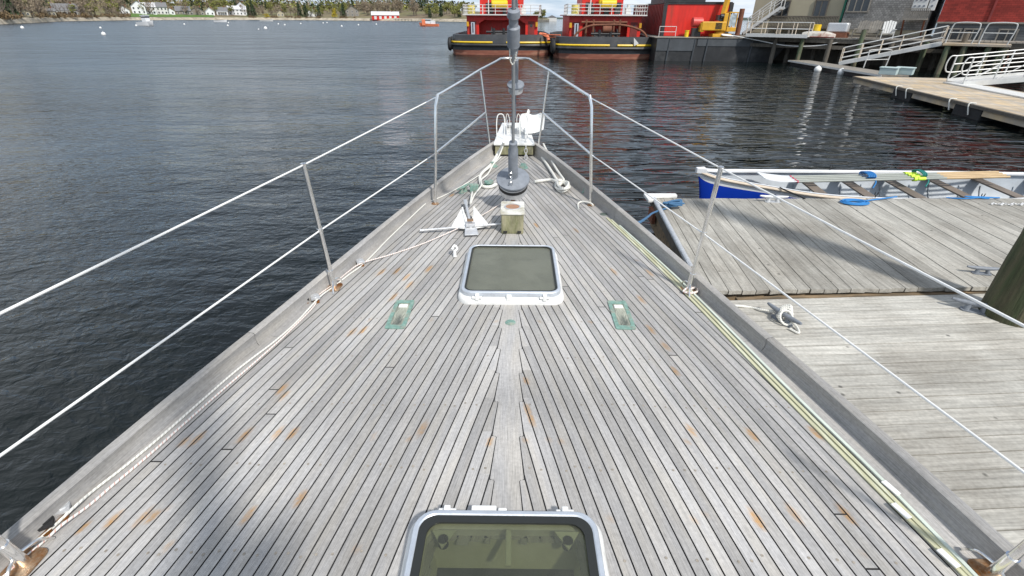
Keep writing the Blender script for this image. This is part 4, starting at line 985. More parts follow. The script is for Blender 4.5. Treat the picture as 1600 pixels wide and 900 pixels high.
# ================================================================== ROWING BOAT
rb = empty('rowing_boat', (6.6, 8.25, 0), 0, 'long white rowing boat with cobalt blue bottom moored along the far dock edge', 'boat')
OB = Vector((6.6, 8.25, 0))
ctl_n = [(3.20, 8.33, .73), (3.55, 8.19, .63), (4.25, 8.00, .545), (5.25, 7.70, .475), (6.75, 7.58, .45), (8.2, 7.60, .46), (9.6, 7.85, .52), (10.6, 8.10, .60)]
ctl_f = [(3.20, 8.33, .73), (3.60, 8.50, .66), (4.3, 8.72, .60), (5.25, 8.90, .55), (6.75, 8.99, .52), (8.2, 8.97, .52), (9.6, 8.75, .56), (10.6, 8.50, .60)]
gn = spline(ctl_n, 8); gf = spline(ctl_f, 8); NS = len(gn)
def secpts(i, inset=0.0, lift=0.0):
    a, b = gn[i], gf[i]; m_ = (a+b)/2; kz = -.12 if i > 6 else -.12+.30*(1-i/6)**2
    kx = m_.x + (.16*(1-i/6) if i < 6 else 0)
    o = []
    K = 21
    for j in range(K):
        u_ = j/(K-1)*2-1     # -1 near .. 1 far
        s_ = abs(u_); e = a if u_ < 0 else b
        wf = 1-(1-s_)**2.0 if 0 else math.sin(s_*math.pi/2)**.8
        zf = (1-math.cos(s_*math.pi/2))**1.25
        wob = 1-inset/.75
        p = Vector((kx+(e.x-kx)*zf, m_.y+(e.y-m_.y)*wf*wob, kz+lift+(e.z-kz-lift)*zf)); o.append(p-OB)
    return o
def hullmesh(name, mats, ins, lift, split):
    k = MB(); vs = []; K = 21
    for i in range(NS): vs += secpts(i, ins, lift)
    for i in range(NS-1):
        for j in range(K-1):
            zc = (vs[i*K+j].z+vs[i*K+j+1].z)/2
            k.f.append((i*K+j, i*K+j+1, (i+1)*K+j+1, (i+1)*K+j)); k.mi.append(1 if split and j in (0, 19) else 0); k.sm.append(True); k.uv.append(None)
    k.v = [tuple(v) for v in vs]; k.f.append(tuple((NS-1)*K+j for j in range(K))); k.mi.append(0); k.sm.append(False); k.uv.append(None)
    return k.build(name, mats, rb)
hullmesh('hull', [M['blue'], M['boatwhite']], 0, 0, True)
hullmesh('inner_lining', [M['boatin'], M['boatwhite']], .03, .035, False)
k = MB(); k.tube([p-OB+Vector((0, -.012, -.028)) for p in gn], .026, 8); k.build('near_gunwale', M['cream'], rb)
k = MB(); k.tube([p-OB+Vector((0, .0, .0)) for p in gf], .024, 8); k.build('far_gunwale', M['boatwhite'], rb)
k = MB()
ins = [p-OB+Vector((0, -.04, .004)) for p in gf]
vs = []; 
for i, p in enumerate(gf):
    q0 = p-OB; vs += [q0+Vector((0, 0, .012)), q0+Vector((0, -min(.075, .4*(gf[i].y-gn[i].y)), .012)), q0+Vector((0, -min(.075, .4*(gf[i].y-gn[i].y)), -.015))]
k.add(vs, [(3*i+j, 3*i+j+1, 3*i+4+j, 3*i+3+j) for i in range(NS-1) for j in (0, 1)])
vs = []
for i, p in enumerate(gn):
    q0 = p-OB; wd = min(.05, .4*(gf[i].y-gn[i].y)); vs += [q0+Vector((0, -.01, .006)), q0+Vector((0, wd, .006)), q0+Vector((0, wd, -.015))]
k.add(vs, [(3*i+j, 3*i+j+1, 3*i+4+j, 3*i+3+j) for i in range(NS-1) for j in (0, 1)]); k.build('gunwale_cap', M['boatwhite'], rb)
k = MB(); pts = [gn[0]-OB, gn[4]-OB, gf[4]-OB]; k.prism([(p.x, p.y) for p in pts], .60, .62); k.prism([(3.18-OB.x, -.0+8.29-OB.y), (3.18-OB.x, 8.37-OB.y), (3.34-OB.x, 8.40-OB.y), (3.34-OB.x, 8.24-OB.y)], .66, .755); k.build('bow_cap', M['boatwhite'], rb, bevel=.01)
def gw(tab, x): return [float(np.interp(x, [p.x for p in tab], [p[j] for p in tab])) for j in (1, 2)]
for i, x in enumerate((5.30, 6.10, 6.95, 7.80, 8.65, 9.5)):
    a = gw(gn, x); b = gw(gf, x-.42); k = MB(); k.beam((x-OB.x, a[0]+.04-OB.y, a[1]-.12), (x-.42-OB.x+.42, b[0]-.05-OB.y, b[1]-.10), .19, .026); k.build('thwart', M['thwart'], rb, bevel=.004)
    k = MB()
    for q_ in (0, 1):
        e = (a, b)[q_]; k.tube([(x-.2-OB.x, e[0]-OB.y, e[1]+.02), (x-.2-OB.x, e[0]-OB.y, e[1]+.06)], .008, 6); k.tube(spline([(x-.225-OB.x, e[0]-OB.y, e[1]+.11), (x-.22-OB.x, e[0]-OB.y, e[1]+.07), (x-.2-OB.x, e[0]-OB.y, e[1]+.06), (x-.18-OB.x, e[0]-OB.y, e[1]+.07), (x-.175-OB.x, e[0]-OB.y, e[1]+.11)], 3), .007, 6)
    if i in (1, 3, 5): k.build('rowlock', M['black'], rb)
for i in range(14):
    x = 4.3+i*.45; k = MB(); idx = min(range(NS), key=lambda q_: abs(gn[q_].x-x)); pts = secpts(idx, .045, .045); k.tube(pts[2:19], .009, 5); k.build('rib', M['boatin'], rb)
k = MB(); k.beam((4.2-OB.x, 8.35-OB.y, -.02), (10-OB.x, 8.3-OB.y, -.05), .35, .02); k.build('floorboard', M['thwart'], rb)
# oars lying over the thwarts
for i in range(4):
    a = atY(842+2*i, 294-5*i+2, 8.25+.10*i); a.z = .56; b = Vector((8.75+.02*i, 8.42+.10*i, .60)); a = Vector((4.95, 8.28+.085*i, .53+.004*i))
    d_ = (b-a); o = empty('oar', a, 0, ('oar nearest the dock in the bundle of four, grey shaft and white blade', 'second oar from the dock in the bundle lying in the rowing boat', 'third oar from the dock in the bundle lying in the rowing boat', 'oar farthest from the dock in the bundle of four in the rowing boat')[i], 'oar', 'oars bundled in the rowing boat')
    k = MB(); k.tube([d_*.0, d_*.70], .021, 10); k.build('shaft', M['oargrey'], o)
    k = MB(); k.tube([d_*.70, d_*.80, d_*1.0], [.021, .024, .019], 10); k.build('grip', M['oarwood'], o)
    k = MB(); k.tube([d_*.565, d_*.60], .033, 10); k.tube([d_*.545, d_*.56], .042, 12); k.build('sleeve', M['lime'], o)
    k = MB(); k.tube([d_*.0, d_*.006], .026, 10); k.build('blade_collar', mat('red_band%d' % i, (.45, .05, .10), .5), o)
    k = MB(); t = -d_.normalized(); s2 = Vector((t.y, -t.x, 0)); vs = []
    for u_, wd, z in ((0, .02, 0), (.12, .04, .005), (.30, .078, .02), (.50, .082, .05), (.60, .06, .075)):
        p = t*u_+Vector((0, 0, z)); vs += [p+s2*wd+Vector((0, 0, .012)), p-s2*wd+Vector((0, 0, .012)), p-s2*wd, p+s2*wd]
    k.add(vs, [(4*j+a_, 4*j+(a_+1) % 4, 4*j+4+(a_+1) % 4, 4*j+4+a_) for j in range(4) for a_ in range(4)]+[(16, 17, 18, 19)], 0, True); k.build('blade', M['boatwhite'], o)
def wrap(c, r, n, mt, label, tail):
    q = MB()
    for i in range(n):
        q.tube([Vector(c)+Vector((.03*(i-n/2), r*1.25*math.cos(g_), .35*r+r*.42*math.sin(g_))) for g_ in [2*math.pi*j/14 for j in range(14)]], .013, 6, closed=True)
    q.tube(spline([Vector(c), Vector(c)+Vector((.02, -.2, -.02)), Vector(c)+Vector((-.05, -.28, -.12))], 4), .011, 6)
    return tag(q.build('lashing', mt), label, 'rope')
wrap((6.32, 8.50, .56), .105, 5, M['ropebright'], 'bright blue lashing round the middle of the oar bundle', 0)
wrap((7.26, 8.54, .58), .11, 3, mat('green_cord', (.02, .22, .20), .8), 'teal cord lashing round the lime green oar sleeves', 0)
k = MB(); k.lathe([(.0002, .055), (.04, .06), (.045, .11), (.085, .12), (.12, .09), (.13, .05), (.12, .01), (.0002, 0)], (0, 0, 0), 20); o = k.build('mooring_float', M['orange'], None, loc=(4.35, 8.42, .30)); tag(o, 'small orange float lying in the bow of the rowing boat', 'float')
rope('painter', [gn[18]+Vector((0, -.03, .02)), gn[18]+Vector((.05, -.10, .0)), Vector((gn[18].x+.15, 7.5, .52)), Vector((gn[18].x+.18, 7.42, .515))], .012, M['black'], 'dark mooring strap from the rowing boat gunwale to the dock edge')
rope('painter', [Vector((7.0, 7.55, .5)), Vector((7.2, 7.45, .52)), Vector((7.5, 7.48, .53)), Vector((7.8, 7.50, .52)), Vector((7.3, 7.56, .52)), Vector((7.6, 7.45, .52))], .010, M['ropebright'], 'loose bright blue line on the boat gunwale between coil and chain')

# ================================================================== TUGS
def railing(k, pts, h, r, rails=3, posts=None, m=0):
    for a, b in zip(pts, pts[1:]):
        a = Vector(a); b = Vector(b); n = max(1, round((b-a).length/(posts or 1.1)))
        for i in range(n+1): p = a.lerp(b, i/n); k.tube([p, p+Vector((0, 0, h))], r, 6, m)
        for j in range(1, rails+1): z = Vector((0, 0, h*j/rails)); k.tube([a+z, b+z], r, 6, m)
def tug(name, loc, rz, W, label, var):
    t = empty(name, loc, rz, label, 'tugboat'); w2 = W/2; L_ = 23
    plan = [(-w2*.93, 3.0), (-w2, 1.6), (-w2*.93, .75), (-w2*.72, .22), (-w2*.4, 0), (w2*.4, 0), (w2*.72, .22), (w2*.93, .75), (w2, 1.6), (w2, 14), (w2*.8, 19), (w2*.35, 22), (0, 23), (-w2*.35, 22), (-w2*.8, 19), (-w2, 14), (-w2, 3.0)]
    def sc(p, s_, dy=0): return [(x*s_, (y-8)*s_+8+dy) for x, y in p]
    n = len(plan)
    levels = [(sc(plan, .975, 0), -.4), (sc(plan, .982, 0), .38)]
    k = MB()
    def loft(k, lv, m):
        vs = [(x, y, z) for p, z in lv for x, y in p]
        k.add(vs, [(i*n+j, i*n+(j+1) % n, (i+1)*n+(j+1) % n, (i+1)*n+j) for i in range(len(lv)-1) for j in range(n)], m, True)
    loft(k, levels, 0); loft(k, [(sc(plan, .982, 0), .38), (sc(plan, .985), .75), (sc(plan, .985), 1.0), (sc(plan, .975), 1.62), (sc(plan, .955), 1.66), (sc(plan, .945), 1.62), (sc(plan, .945), .95)], 1)
    k.add([(x, y, .96) for x, y in sc(plan, .945)], [tuple(range(n))], 2)
    h = k.build('hull', [M['bottom'], M['tugdark'], M['rust']], t)
    k = MB()
    pts = [Vector((x, y, .80)) for x, y in sc(plan, 1.0)]; k.tube(pts[:-1], .13, 8, closed=True); k.build('rubbing_band', M['tugblack'], t)
    k = MB()
    a = sc(plan, .992)
    st_ = [Vector((x, y-.012, 1.03)) for x, y in a[1:9]]
    for seg in ((st_[:4]+[Vector((-.8, a[4][1]-.012, 1.03))], [Vector((.45, a[4][1]-.012, 1.03))]+st_[4:]) if var == 0 else (st_[:4]+[Vector((.1, a[4][1]-.012, 1.03))], [Vector((.75, a[4][1]-.012, 1.03))]+st_[4:])):
        k2 = MB(); k2.tube(seg, .085, 6); k2.build('yellow_stripe', M['yellow'], t)
    # tyres
    for i, (x, y) in enumerate([(-w2-.12, 1.3), (-w2-.14, 3.2), (w2+.14, 1.5), (w2+.14, 3.6), (w2+.14, 6)]):
        k = MB(); k.tube([Vector((x, y+.42*math.cos(g_), .85+.42*math.sin(g_))) for g_ in [2*math.pi*j/16 for j in range(16)]], .17, 8, closed=True); k.build('tyre_fender', M['black'], t)
    # deckhouse
    hw = w2*.70; hz0, hz1 = .96, 3.12; y0 = 2.6
    k = MB()
    for s_ in (-1, 1):
        k.box((s_*(hw-.55), y0+.35, 2.05), (1.1, .12, 2.1)); k.box((s_*hw, y0+4.5, 2.05), (.12, 8.2, 2.1))
        k.prism([(0, 0), (.95*-s_, 0), (.0, -.55)], 0, .1, 0, Matrix.Translation((s_*(hw-1.1), y0+.3, 3.05)) @ Matrix.Rotation(R(90), 4, 'X'))
    k.box((0, y0+2.2, 2.05), (2*hw-.1, .14, 2.15)); k.box((0, y0+4.3, 3.14), (2*hw+.2, 8.2, .12))
    k.box((0, y0+.36, 2.95), (2*hw-.2, .10, .32))
    dh = k.build('deckhouse', M['red'], t)
    k = MB(); k.box((0, y0+4.3, 3.22), (2*hw+.7, 9.2, .09)); k.build('boat_deck', M['trim'], t)
    k = MB(); yb = y0-.25; 
    railing(k, [(-hw-.3, yb+4, 3.27), (-hw-.3, yb, 3.27), (-hw+1.5, yb, 3.27)], .75, .028, 3)
    railing(k, [(-hw+1.5, yb+.5, 3.27), (hw-1.6, yb+.5, 3.27)], .75, .024, 3); railing(k, [(hw-1.6, yb, 3.27), (hw+.3, yb, 3.27), (hw+.3, yb+4, 3.27)], .75, .028, 3); k.build('railing', M['trim'], t)
    # upper works
    k = MB(); k.box((-.2, y0+4.5, 4.5), (2*hw-2.6, 5, 2.5)); k.build('upper_house', M['red'], t, bevel=.05)
    k = MB(); k.box((-.2, y0+5.2, 6.6), (2*hw-2.9, 3.4, 1.9)); k.build('wheelhouse', M['tugblack'], t, bevel=.05)
    for s_ in (-1, 1):
        k = MB(); k.tube([(s_*(hw-1.7), y0+2.6, 3.2), (s_*(hw-1.7), y0+2.6, 7.2)], .42, 14); k.tube([(s_*(hw-1.7), y0+2.6, 7.2), (s_*(hw-1.7), y0+2.6, 7.8)], .44, 14, 1); k.build('funnel', [M['red'], M['tugblack']], t)
    for x in (-1.3, .0, 1.2):
        k = MB(); k.box((x, y0+1.99-.02, 3.95), (.62, .06, .5)); k.build('window', M['glass'], dh)
    for s_ in (-1, 1):
        k = MB(); k.box((s_*(hw-.55), y0+.28, 1.95), (.62, .05, 1.5)); dr = k.build('door', M['darkred'], dh, bevel=.02)
        k = MB(); k.tube([(s_*(hw-.55), y0+.24, 2.35), (s_*(hw-.55), y0+.26, 2.35)], .13, 12); k.build('porthole', M['glass'], dr) if 0 else k.build('porthole', M['glass'], dh)
    k = MB(); railing(k, [(-1.9, y0+2.0, 3.3), (-1.9, y0+2.0, 3.31)], 1.0, .03, 1) if 0 else k.tube([(-1.3, y0+1.0, 3.3), (-1.3, y0+1.0, 5.4)], .05, 6); k.build('light_post', M['trim'], t)
    # aft deck gear
    k = MB(); k.tube([(-.9, 1.6+.9, 1.5), (.9, 2.5, 1.5)], .45, 16); k.tube([(-1.0, 2.5, 1.5), (-.92, 2.5, 1.5)], .72, 20); k.tube([(.92, 2.5, 1.5), (1.0, 2.5, 1.5)], .72, 20); k.box((0, 2.6, 1.1), (2.6, 1.0, .3)); k.build('towing_winch', M['tugblack'], t)
    k = MB()
    for x in (-.45, .45): k.tube([(x-.25, .9, .96), (x-.25, .9, 2.15)], .13, 10)
    k.tube([(-1.4, .9, 1.85), (1.0, .9, 1.85)], .09, 8); k.build('tow_bitt', M['tugblack'], t)
    k = MB(); k.box((-hw+.55, y0-.0, 2.0), (.34, .10, 1.2)); k.box((-hw+.55, y0-.03, 2.15), (.10, .10, .8), m=1); k.build('side_ladder', [M['alu'], M['glass']], t)
    for s_ in (-1, 1):
        k = MB(); k.box((s_*(hw-.05), y0+.2, 2.45), (.22, .2, .42)); k.build('deck_lamp', M['craneyellow'], t, bevel=.04)
    k = MB(); k.tube([(-hw+.4, yb+.6, 3.3), (-hw+.4, yb+.6, 3.98)], .34, 14); k.build('yellow_drum', mat('pale_yellow_%d' % var, (.72, .60, .16), .5), t)
    k = MB(); k.box((-.3 if var == 0 else .2, yb+1.6, 4.35), (1.5, .7, .75)); k.tube([(-1.0 if var == 0 else -.4, yb+1.2, 4.1), (.5 if var == 0 else .9, yb+1.2, 4.1)], .3, 12); k.build('yellow_life_raft', M['yellow'], t, bevel=.08)
    for x, y, z, dx in ((1.1, 1.3, 3.55, .5), (-1.2, 1.8, 3.6, .6), (2.0, 1.2, 3.55, .45), (.2, 1.7, 3.5, .4)):
        k = MB(); k.box((x, y0+y, z), (dx, .5, .5)); k.tube([(x, y0+y, z+.2), (x, y0+y, z+.5)], .14, 8); k.build('deck_gear', M['tugblack'] if dx != .45 else M['trim'], t, bevel=.03)
    if var == 1:
        k = MB(); k.tube(spline([(-3.0, .7, 1.25), (-2.6, .75, 1.9), (-1.6, .8, 2.42), (-.3, .85, 2.52), (1.2, .85, 2.50), (2.5, .8, 2.2), (3.1, .72, 1.8), (3.3, .65, 1.25)], 6), .085, 10); k.build('tow_rail', M['rust'], t)
        k = MB(); k.lathe([(.0002, -.35), (.32, -.35), (.32, .35), (.0002, .35)], (-.1, 1.0, 2.2), 12, 0, Matrix.Rotation(R(90), 3, 'Y')); k.build('rope_drum', M['rust'], t)
        k = MB()
        for x in (-1.8, -1.2, .5, 1.0): k.tube([(x, 1.4, 1.0), (x, 1.4, 2.9)], .09, 8)
        k.tube([(-2.2, 1.4, 2.7), (1.6, 1.4, 2.7)], .08, 8); k.build('pipe_frame', M['rust'], t)
        k = MB(); k.prism([(2.0, 1.62), (2.45, 1.2), (2.1, 1.0)], 0, .05, 0, Matrix(((1, 0, 0, 0), (0, 0, -1, -.03), (0, 1, 0, .0), (0, 0, 0, 1)))); k.build('white_draught_mark', M['trim'], t)
        k = MB(); k.tube([(-hw+1.8, y0+3, 3.3), (-hw+1.8, y0+3, 6)], .35, 12); k.build('stack_pipe', M['tugblack'], t)
    else:
        k = MB(); k.tube(spline([(hw+.2, 1.0, 1.7), (hw+.8, .5, 1.6), (hw+1.0, .2, 1.2)], 4), .14, 8); k.build('orange_hawser', M['orange'], t)
    return t
tug('tugboat', (-1.1, 49.0, 0), R(-.5), 9.4, 'red and black tugboat with one orange hawser, left of the two, stern towards the yacht', 0)
tug('tugboat', (7.85, 44.7, 0), R(-1.2), 8.7, 'red and black tugboat with arched brown tow rail, right of the two, beside the barge', 1)
k = MB(); k.tube(spline([Vector((2.6, 49.2, 1.75)), Vector((3.0, 48.2, 1.7)), Vector((4.0, 46.6, 1.72))], 6), .05, 6); k.tube(spline([Vector((2.6, 49.3, 1.65)), Vector((3.1, 48.2, 1.5)), Vector((4.0, 46.5, 1.6))], 6), .04, 6)
tag(k.build('hawser', M['orange']), 'orange hawser tied between the two tugboats', 'rope')

# ================================================================== BARGE
ba = empty('work_barge', (16.3, 43, 0), R(-2), 'flat black steel work barge moored beside the tugboats', 'barge')
def bl(x): return x-16.3
k = MB()
side = [(-4.9, 1.70), (5.2, 1.62), (5.1, .9), (3.6, -.3), (-4.9, -.3)]
Mx = Matrix(((1, 0, 0, 0), (0, 0, 1, 0), (0, 1, 0, 0), (0, 0, 0, 1)))
k.prism([(-4.9, 1.66), (5.25, 1.62), (5.15, .95), (4.2, -.3), (-4.9, -.3)], 0, 17, 0, Mx); k.build('hull', M['tugblack'], ba)
k = MB(); k.box((1.7, -.02, 1.36), (6.8, .04, .52)); k.box((-3.4, -.03, 1.2), (3.0, .04, .9)); k.build('side_plate', M['fog'], ba)
k = MB(); k.box((0, 8.4, 1.69), (10.2, 17, .06)); k.build('deck_plate', M['greywood'], ba)
for x in (-.9, 2.6, -3.9, -1.9):
    k = MB(); k.tube([(x, -.06, 1.6), (x-.1, -.06, -.1)], .06, 6); k.build('hull_rib', M['fog'], ba)
for x, z in ((-2.55, 2.2), (4.55, 2.15)):
    k = MB(); k.tube([(x, .4, 1.6), (x, .4, z)], .16, 12); k.tube([(x, .4, z-.06), (x, .4, z)], .18, 12); k.build('yellow_bollard', M['yellow'], ba)
k = MB(); railing(k, [(-4.7, .5, 1.7), (-3.4, .5, 1.7)], .75, .022, 2); k.build('handrail', M['trim'], ba)
dhb = empty('barge_deckhouse', (14.9, 45.2, 1.72), R(-2), 'large bright red steel box house standing on the barge, dark red along its left side', 'container')
k = MB(); k.box((0, 0, 1.18), (5.15, .08, 2.3)); k.build('front_wall', M['red'], dhb)
k = MB(); k.box((-2.6, 7.0, 1.18), (.08, 14, 2.3)); k.box((2.6, 7, 1.18), (.08, 14, 2.3)); k.box((0, 14, 1.18), (5.2, .08, 2.3)); k.build('side_wall', M['darkred'], dhb)  # side and back walls in a darker red than the front wall
k = MB()
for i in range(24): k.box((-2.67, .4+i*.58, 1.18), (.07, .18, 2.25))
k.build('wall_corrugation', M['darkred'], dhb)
k = MB()
for x in (-2.62, 2.62): k.box((x, -.06, 1.2), (.28, .1, 2.42))
k.box((0, -.05, 2.36), (5.3, .1, .14)); k.build('corner_frame', M['tugblack'], dhb)
k = MB(); k.box((0, 7, 2.42), (5.3, 14.2, .1)); k.box((-.9, 3.5, 2.9), (3.4, 5, .9)); k.build('roof', M['tugblack'], dhb)
# crane
cr_ = empty('deck_crane', (16.55, 43.95, 1.72), 0, 'yellow crawler-less deck crane with glazed cab on the barge', 'crane')
cr_['label'] = 'yellow deck crane with glazed cab and raised boom on the barge'
k = MB(); k.box((.05, 0, .12), (1.5, .9, .24)); k.tube([(0, 0, .2), (0, 0, .42)], .4, 18); k.build('slew_base', M['craneyellow'], cr_, bevel=.03)
k = MB(); k.box((-.75, 0, .78), (1.9, 1.1, .62)); k.box((-1.62, 0, .68), (.3, 1.0, .62)); k.build('counterweight', M['craneyellow'], cr_, bevel=.05)
k = MB()
for i in range(5): k.box((-.38, -.575, .62+.09*i), (.5, .02, .035))
for i in range(5): k.box((-.6+.11*i, -.58, .80), (.02, .02, .46))
k.build('grille', M['tugblack'], cr_)
k = MB()
for x in (.35, .95):
    for y in (-.5, .3): k.box((x, y, 1.05), (.07, .07, 1.3))
k.box((.65, -.1, .55), (.72, .9, .3)); k.box((.65, -.1, 1.72), (.72, .92, .08)); k.box((.1, -.2, 1.05), (.3, .6, 1.25)); cab = k.build('cab', M['craneyellow'], cr_, bevel=.02)
k = MB(); k.box((.65, -.505, 1.2), (.5, .02, .8)); k.box((.955, -.1, 1.2), (.02, .7, .8)); k.build('cab_glass', mat('cab_glass', (.35, .40, .42), .1, var=.4, scale=5), cab)
k = MB(); k.beam((.0, .1, 1.1), (.75, .8, 5.6), .32, .36); k.build('boom', M['craneyellow'], cr_, bevel=.02)
k = MB(); k.box((-.25, -.1, 1.35), (.5, .5, .4)); k.tube([(-.3, -.3, 1.45), (.1, -.3, 1.45)], .18, 12); k.build('winch', M['tugblack'], cr_)
k = MB(); k.tube([(-.42, 0, 0), (-.38, 0, 0), (.38, 0, 0), (.42, 0, 0)], [.30, .36, .36, .30], 18); o = k.build('fuel_tank', mat('tank_red', (.55, .06, .05), .45), None, loc=(14.65, 44.1, 2.75)); tag(o, 'small red cylindrical tank beside the crane on the barge', 'tank')
k = MB(); k.box((14.65, 44.1, 2.05), (.7, .4, .62)); tag(k.build('tank_stand', M['tugblack']), 'black stand under the red cylindrical tank on the barge', 'stand')
k = MB(); k.tube([(18.25, 44.6, -1), (18.25, 44.6, 3.72)], .19, 14); tag(k.build('spud_pile', M['rust']), 'rust brown steel pile standing at the right of the red deckhouse', 'pile')
k = MB(); k.tube(spline([Vector((17.2, 43.6, 1.85)), Vector((17.7, 43.1, 1.80)), Vector((19.0, 42.2, 1.55)), Vector((20.8, 41, 1.25)), Vector((22.5, 39.6, 1.35)), Vector((24.2, 38.4, 1.85))], 6), .035, 6); tag(k.build('mooring_line', M['wire']), 'long white mooring line sagging from the barge to the wharf', 'rope')
rope('line_heap', [Vector((16.9+.5*math.cos(i*2.1), 43.45+.15*math.sin(i*1.7), 1.82+.05*(i % 3))) for i in range(14)], .045, M['wire'], 'heap of white line on the barge deck right of the crane')

# ================================================================== WHARF
WA = Vector((20.0, 42.0)); WD = Vector((.76, -.65)).normalized(); WN = Vector((-WD.y, WD.x)); WR = math.atan2(WD.y, WD.x)
def wl(s, n, z=0): p = WA+WD*s+WN*n; return Vector((p.x, p.y, z))
def wray(px, py, n):
    "where the sight line through a measured picture point meets the vertical plane n behind the wharf front"
    d = ray(px, py); o2 = WA+WN*n; det = d.x*(-WD.y)+d.y*WD.x
    t = (o2.x*(-WD.y)+o2.y*WD.x)/det; p = Vector((d.x*t, d.y*t)); return (p-o2).dot(WD), CH+d.z*t
WH = 1.85
wf = empty('wharf', wl(0, 0), WR, 'old timber wharf on piles in front of the shingled buildings', 'wharf')
k = MB()
for i in range(110): k.box((-2.5+.3*i, 6, WH-.04), (.28, 12.4, .08))
k.build('decking', M['greywood'], wf)
k = MB()
for z in (WH-.22, WH-.62): k.box((13, -.05, z), (33, .2, .24))
k.build('edge_beam', M['darkwood'], wf)
k = MB()
k.box((13, 3.5, .5), (33, .2, 3)); k.build('back_bulkhead', M['darkwood'], wf)
first = None
for i in range(15):
    s_ = .3+i*1.85; 
    top = WH-.1 if i % 3 else WH+.55
    q = MB(); q.tube([(0, 0, -2), (0, 0, .6), (0, 0, top)], [.17, .16, .15], 10); q.build('pile', M['greenpile'] if i % 2 else M['darkwood'], wf, loc=(s_, -.28, 0))
    q = MB(); q.tube([(0, 0, -2), (0, 0, WH-.1)], .15, 8); q.build('pile', M['darkwood'], wf, loc=(s_+.6, 1.5, 0))
def win(k_, x, y, z, w_, h_, bld, fr=M['trim'], mull=1):
    f = MB(); 
    for a, b, c, d in ((0, h_/2, w_+.12, .08), (0, -h_/2, w_+.12, .08), (-w_/2, 0, .08, h_), (w_/2, 0, .08, h_)): f.box((x+a, y-.03, z+b), (c, .08, d))
    for i in range(mull): f.box((x-w_/2+w_*(i+1)/(mull+1), y-.03, z), (.06, .06, h_))
    o = f.build('window', fr, bld); g = MB(); g.box((x, y+.0, z), (w_, .03, h_)); g.build('pane', M['glass'], o)
def bldg(name, s0, s1, n0, depth, z0, z1, wallm, label, low=None, zlow=None):
    b = empty(name, wl(s0, n0, 0), WR, label, 'building'); w_ = s1-s0
    k = MB(); k.box((w_/2, depth/2, (z0+z1)/2), (w_, depth, z1-z0)); wall = k.build('wall', wallm, b)
    k = MB(); k.prism([(-.4, z1), (w_+.4, z1), (w_/2, z1+2.6)], -.4, depth+.4, 0, Mx); k.build('roof', M['roof'], b)
    if low:
        k = MB(); k.box((w_/2, depth/2, (WH+z0)/2), (w_-.1, depth-.1, z0-WH)); k.build('lower_wall', low, b)
    return b, w_
def sof(px, n=3.0, py=40): return wray(px, py, n)[0]
# beige building
s0, s1 = sof(1172, 4), sof(1312, 4)
be, bw = bldg('boat_shop', s0, s1, 4.0, 8, WH, 7.5, M['beige'], 'beige walled building with dark balcony and outside stair, left of the grey shingled one')
for px in (1225, 1284):
    s_, z_ = wray(px, 8, 4.0); win(None, s_-s0, -.03, 3.75, .9, 1.1, be, M['darkwood'], 1)
s_a, s_b = sof(1205, 3, 25), sof(1312, 3, 25)
k = MB(); k.box(((s_a+s_b)/2-s0, -.55, 2.45), (s_b-s_a, 1.1, .12)); ba2 = k.build('balcony', M['darkwood'], be)
k = MB(); n_ = 46
for i in range(n_): k.box((s_a-s0+(s_b-s_a)*i/(n_-1), -1.08, 2.83), (.07, .03, .7))
k.box(((s_a+s_b)/2-s0, -1.1, 3.2), (s_b-s_a, .06, .08)); k.build('balustrade', M['darkwood'], ba2)
k = MB()
for i in range(4): k.box((s_a-s0+(s_b-s_a)*i/3, -1.0, 2.1), (.12, .12, .7))
k.build('balcony_post', M['greywood'], ba2)
k = MB(); k.box((s_b-s0-.03, -.08, 4.3), (.14, .14, 6)); k.build('corner_board', M['greentrim'], be)
st_ = empty('outside_stair', wl(sof(1165, 2.5), 2.4, WH), WR, 'white railed outside stair climbing to the beige building', 'stair')
k = MB()
for i in range(9): k.box((.2+.26*i, .3, .22+.2*i), (.28, .9, .05))
k.build('treads', M['greywood'], st_)
for y in (-.15, .75):
    k = MB(); k.beam((0, y, .1), (2.5, y, 2.0), .05, .22); 
    for i in range(4): k.tube([(.2+.75*i, y, .3+.58*i), (.2+.75*i, y, 1.2+.58*i)], .03, 6)
    k.beam((.1, y, 1.15), (2.6, y, 3.1), .05, .07); k.beam((.1, y, .75), (2.6, y, 2.7), .04, .05); k.build('stair_rail', M['trim'], st_)
# grey shingled building
s0, s1 = sof(1312, 3.6)+.05, sof(1448, 3.6); gs0 = s0
gr, gw_ = bldg('shingled_house', s0, s1, 3.6, 9, 2.35, 8, M['shinglegrey'], 'grey shingled building with one wide dark window in the middle of the wharf', M['beige'])
s_, z_ = wray(1343, 5, 3.6); win(None, s_-s0, -.03, z_-.0, 1.35, 1.1, gr, M['greywood'], 2)
# red building
s0, s1 = sof(1462, 3.2), sof(1900, 3.2); rs0 = s0
re_, rw_ = bldg('red_boathouse', s0, s1, 3.2, 9, 2.85, 8, M['shinglered'], 'faded red shingled building with grey lower storey at the right end of the wharf', M['clapgrey'])
for px in (1487, 1520, 1575):
    s_, z_ = wray(px, 50, 3.2); win(None, s_-s0, -.0, 2.15, .9, .7, re_, M['greywood'], 1)
s_, z_ = wray(1552, 15, 3.2); k = MB(); k.box((s_-s0, -.04, 5.2), (.12, .08, 4.6)); k.build('downpipe', M['darkred'], re_)
k = MB(); k.box((rw_/2, -.05, 2.86), (rw_, .14, .1)); k.build('belt_board', M['greywood'], re_)
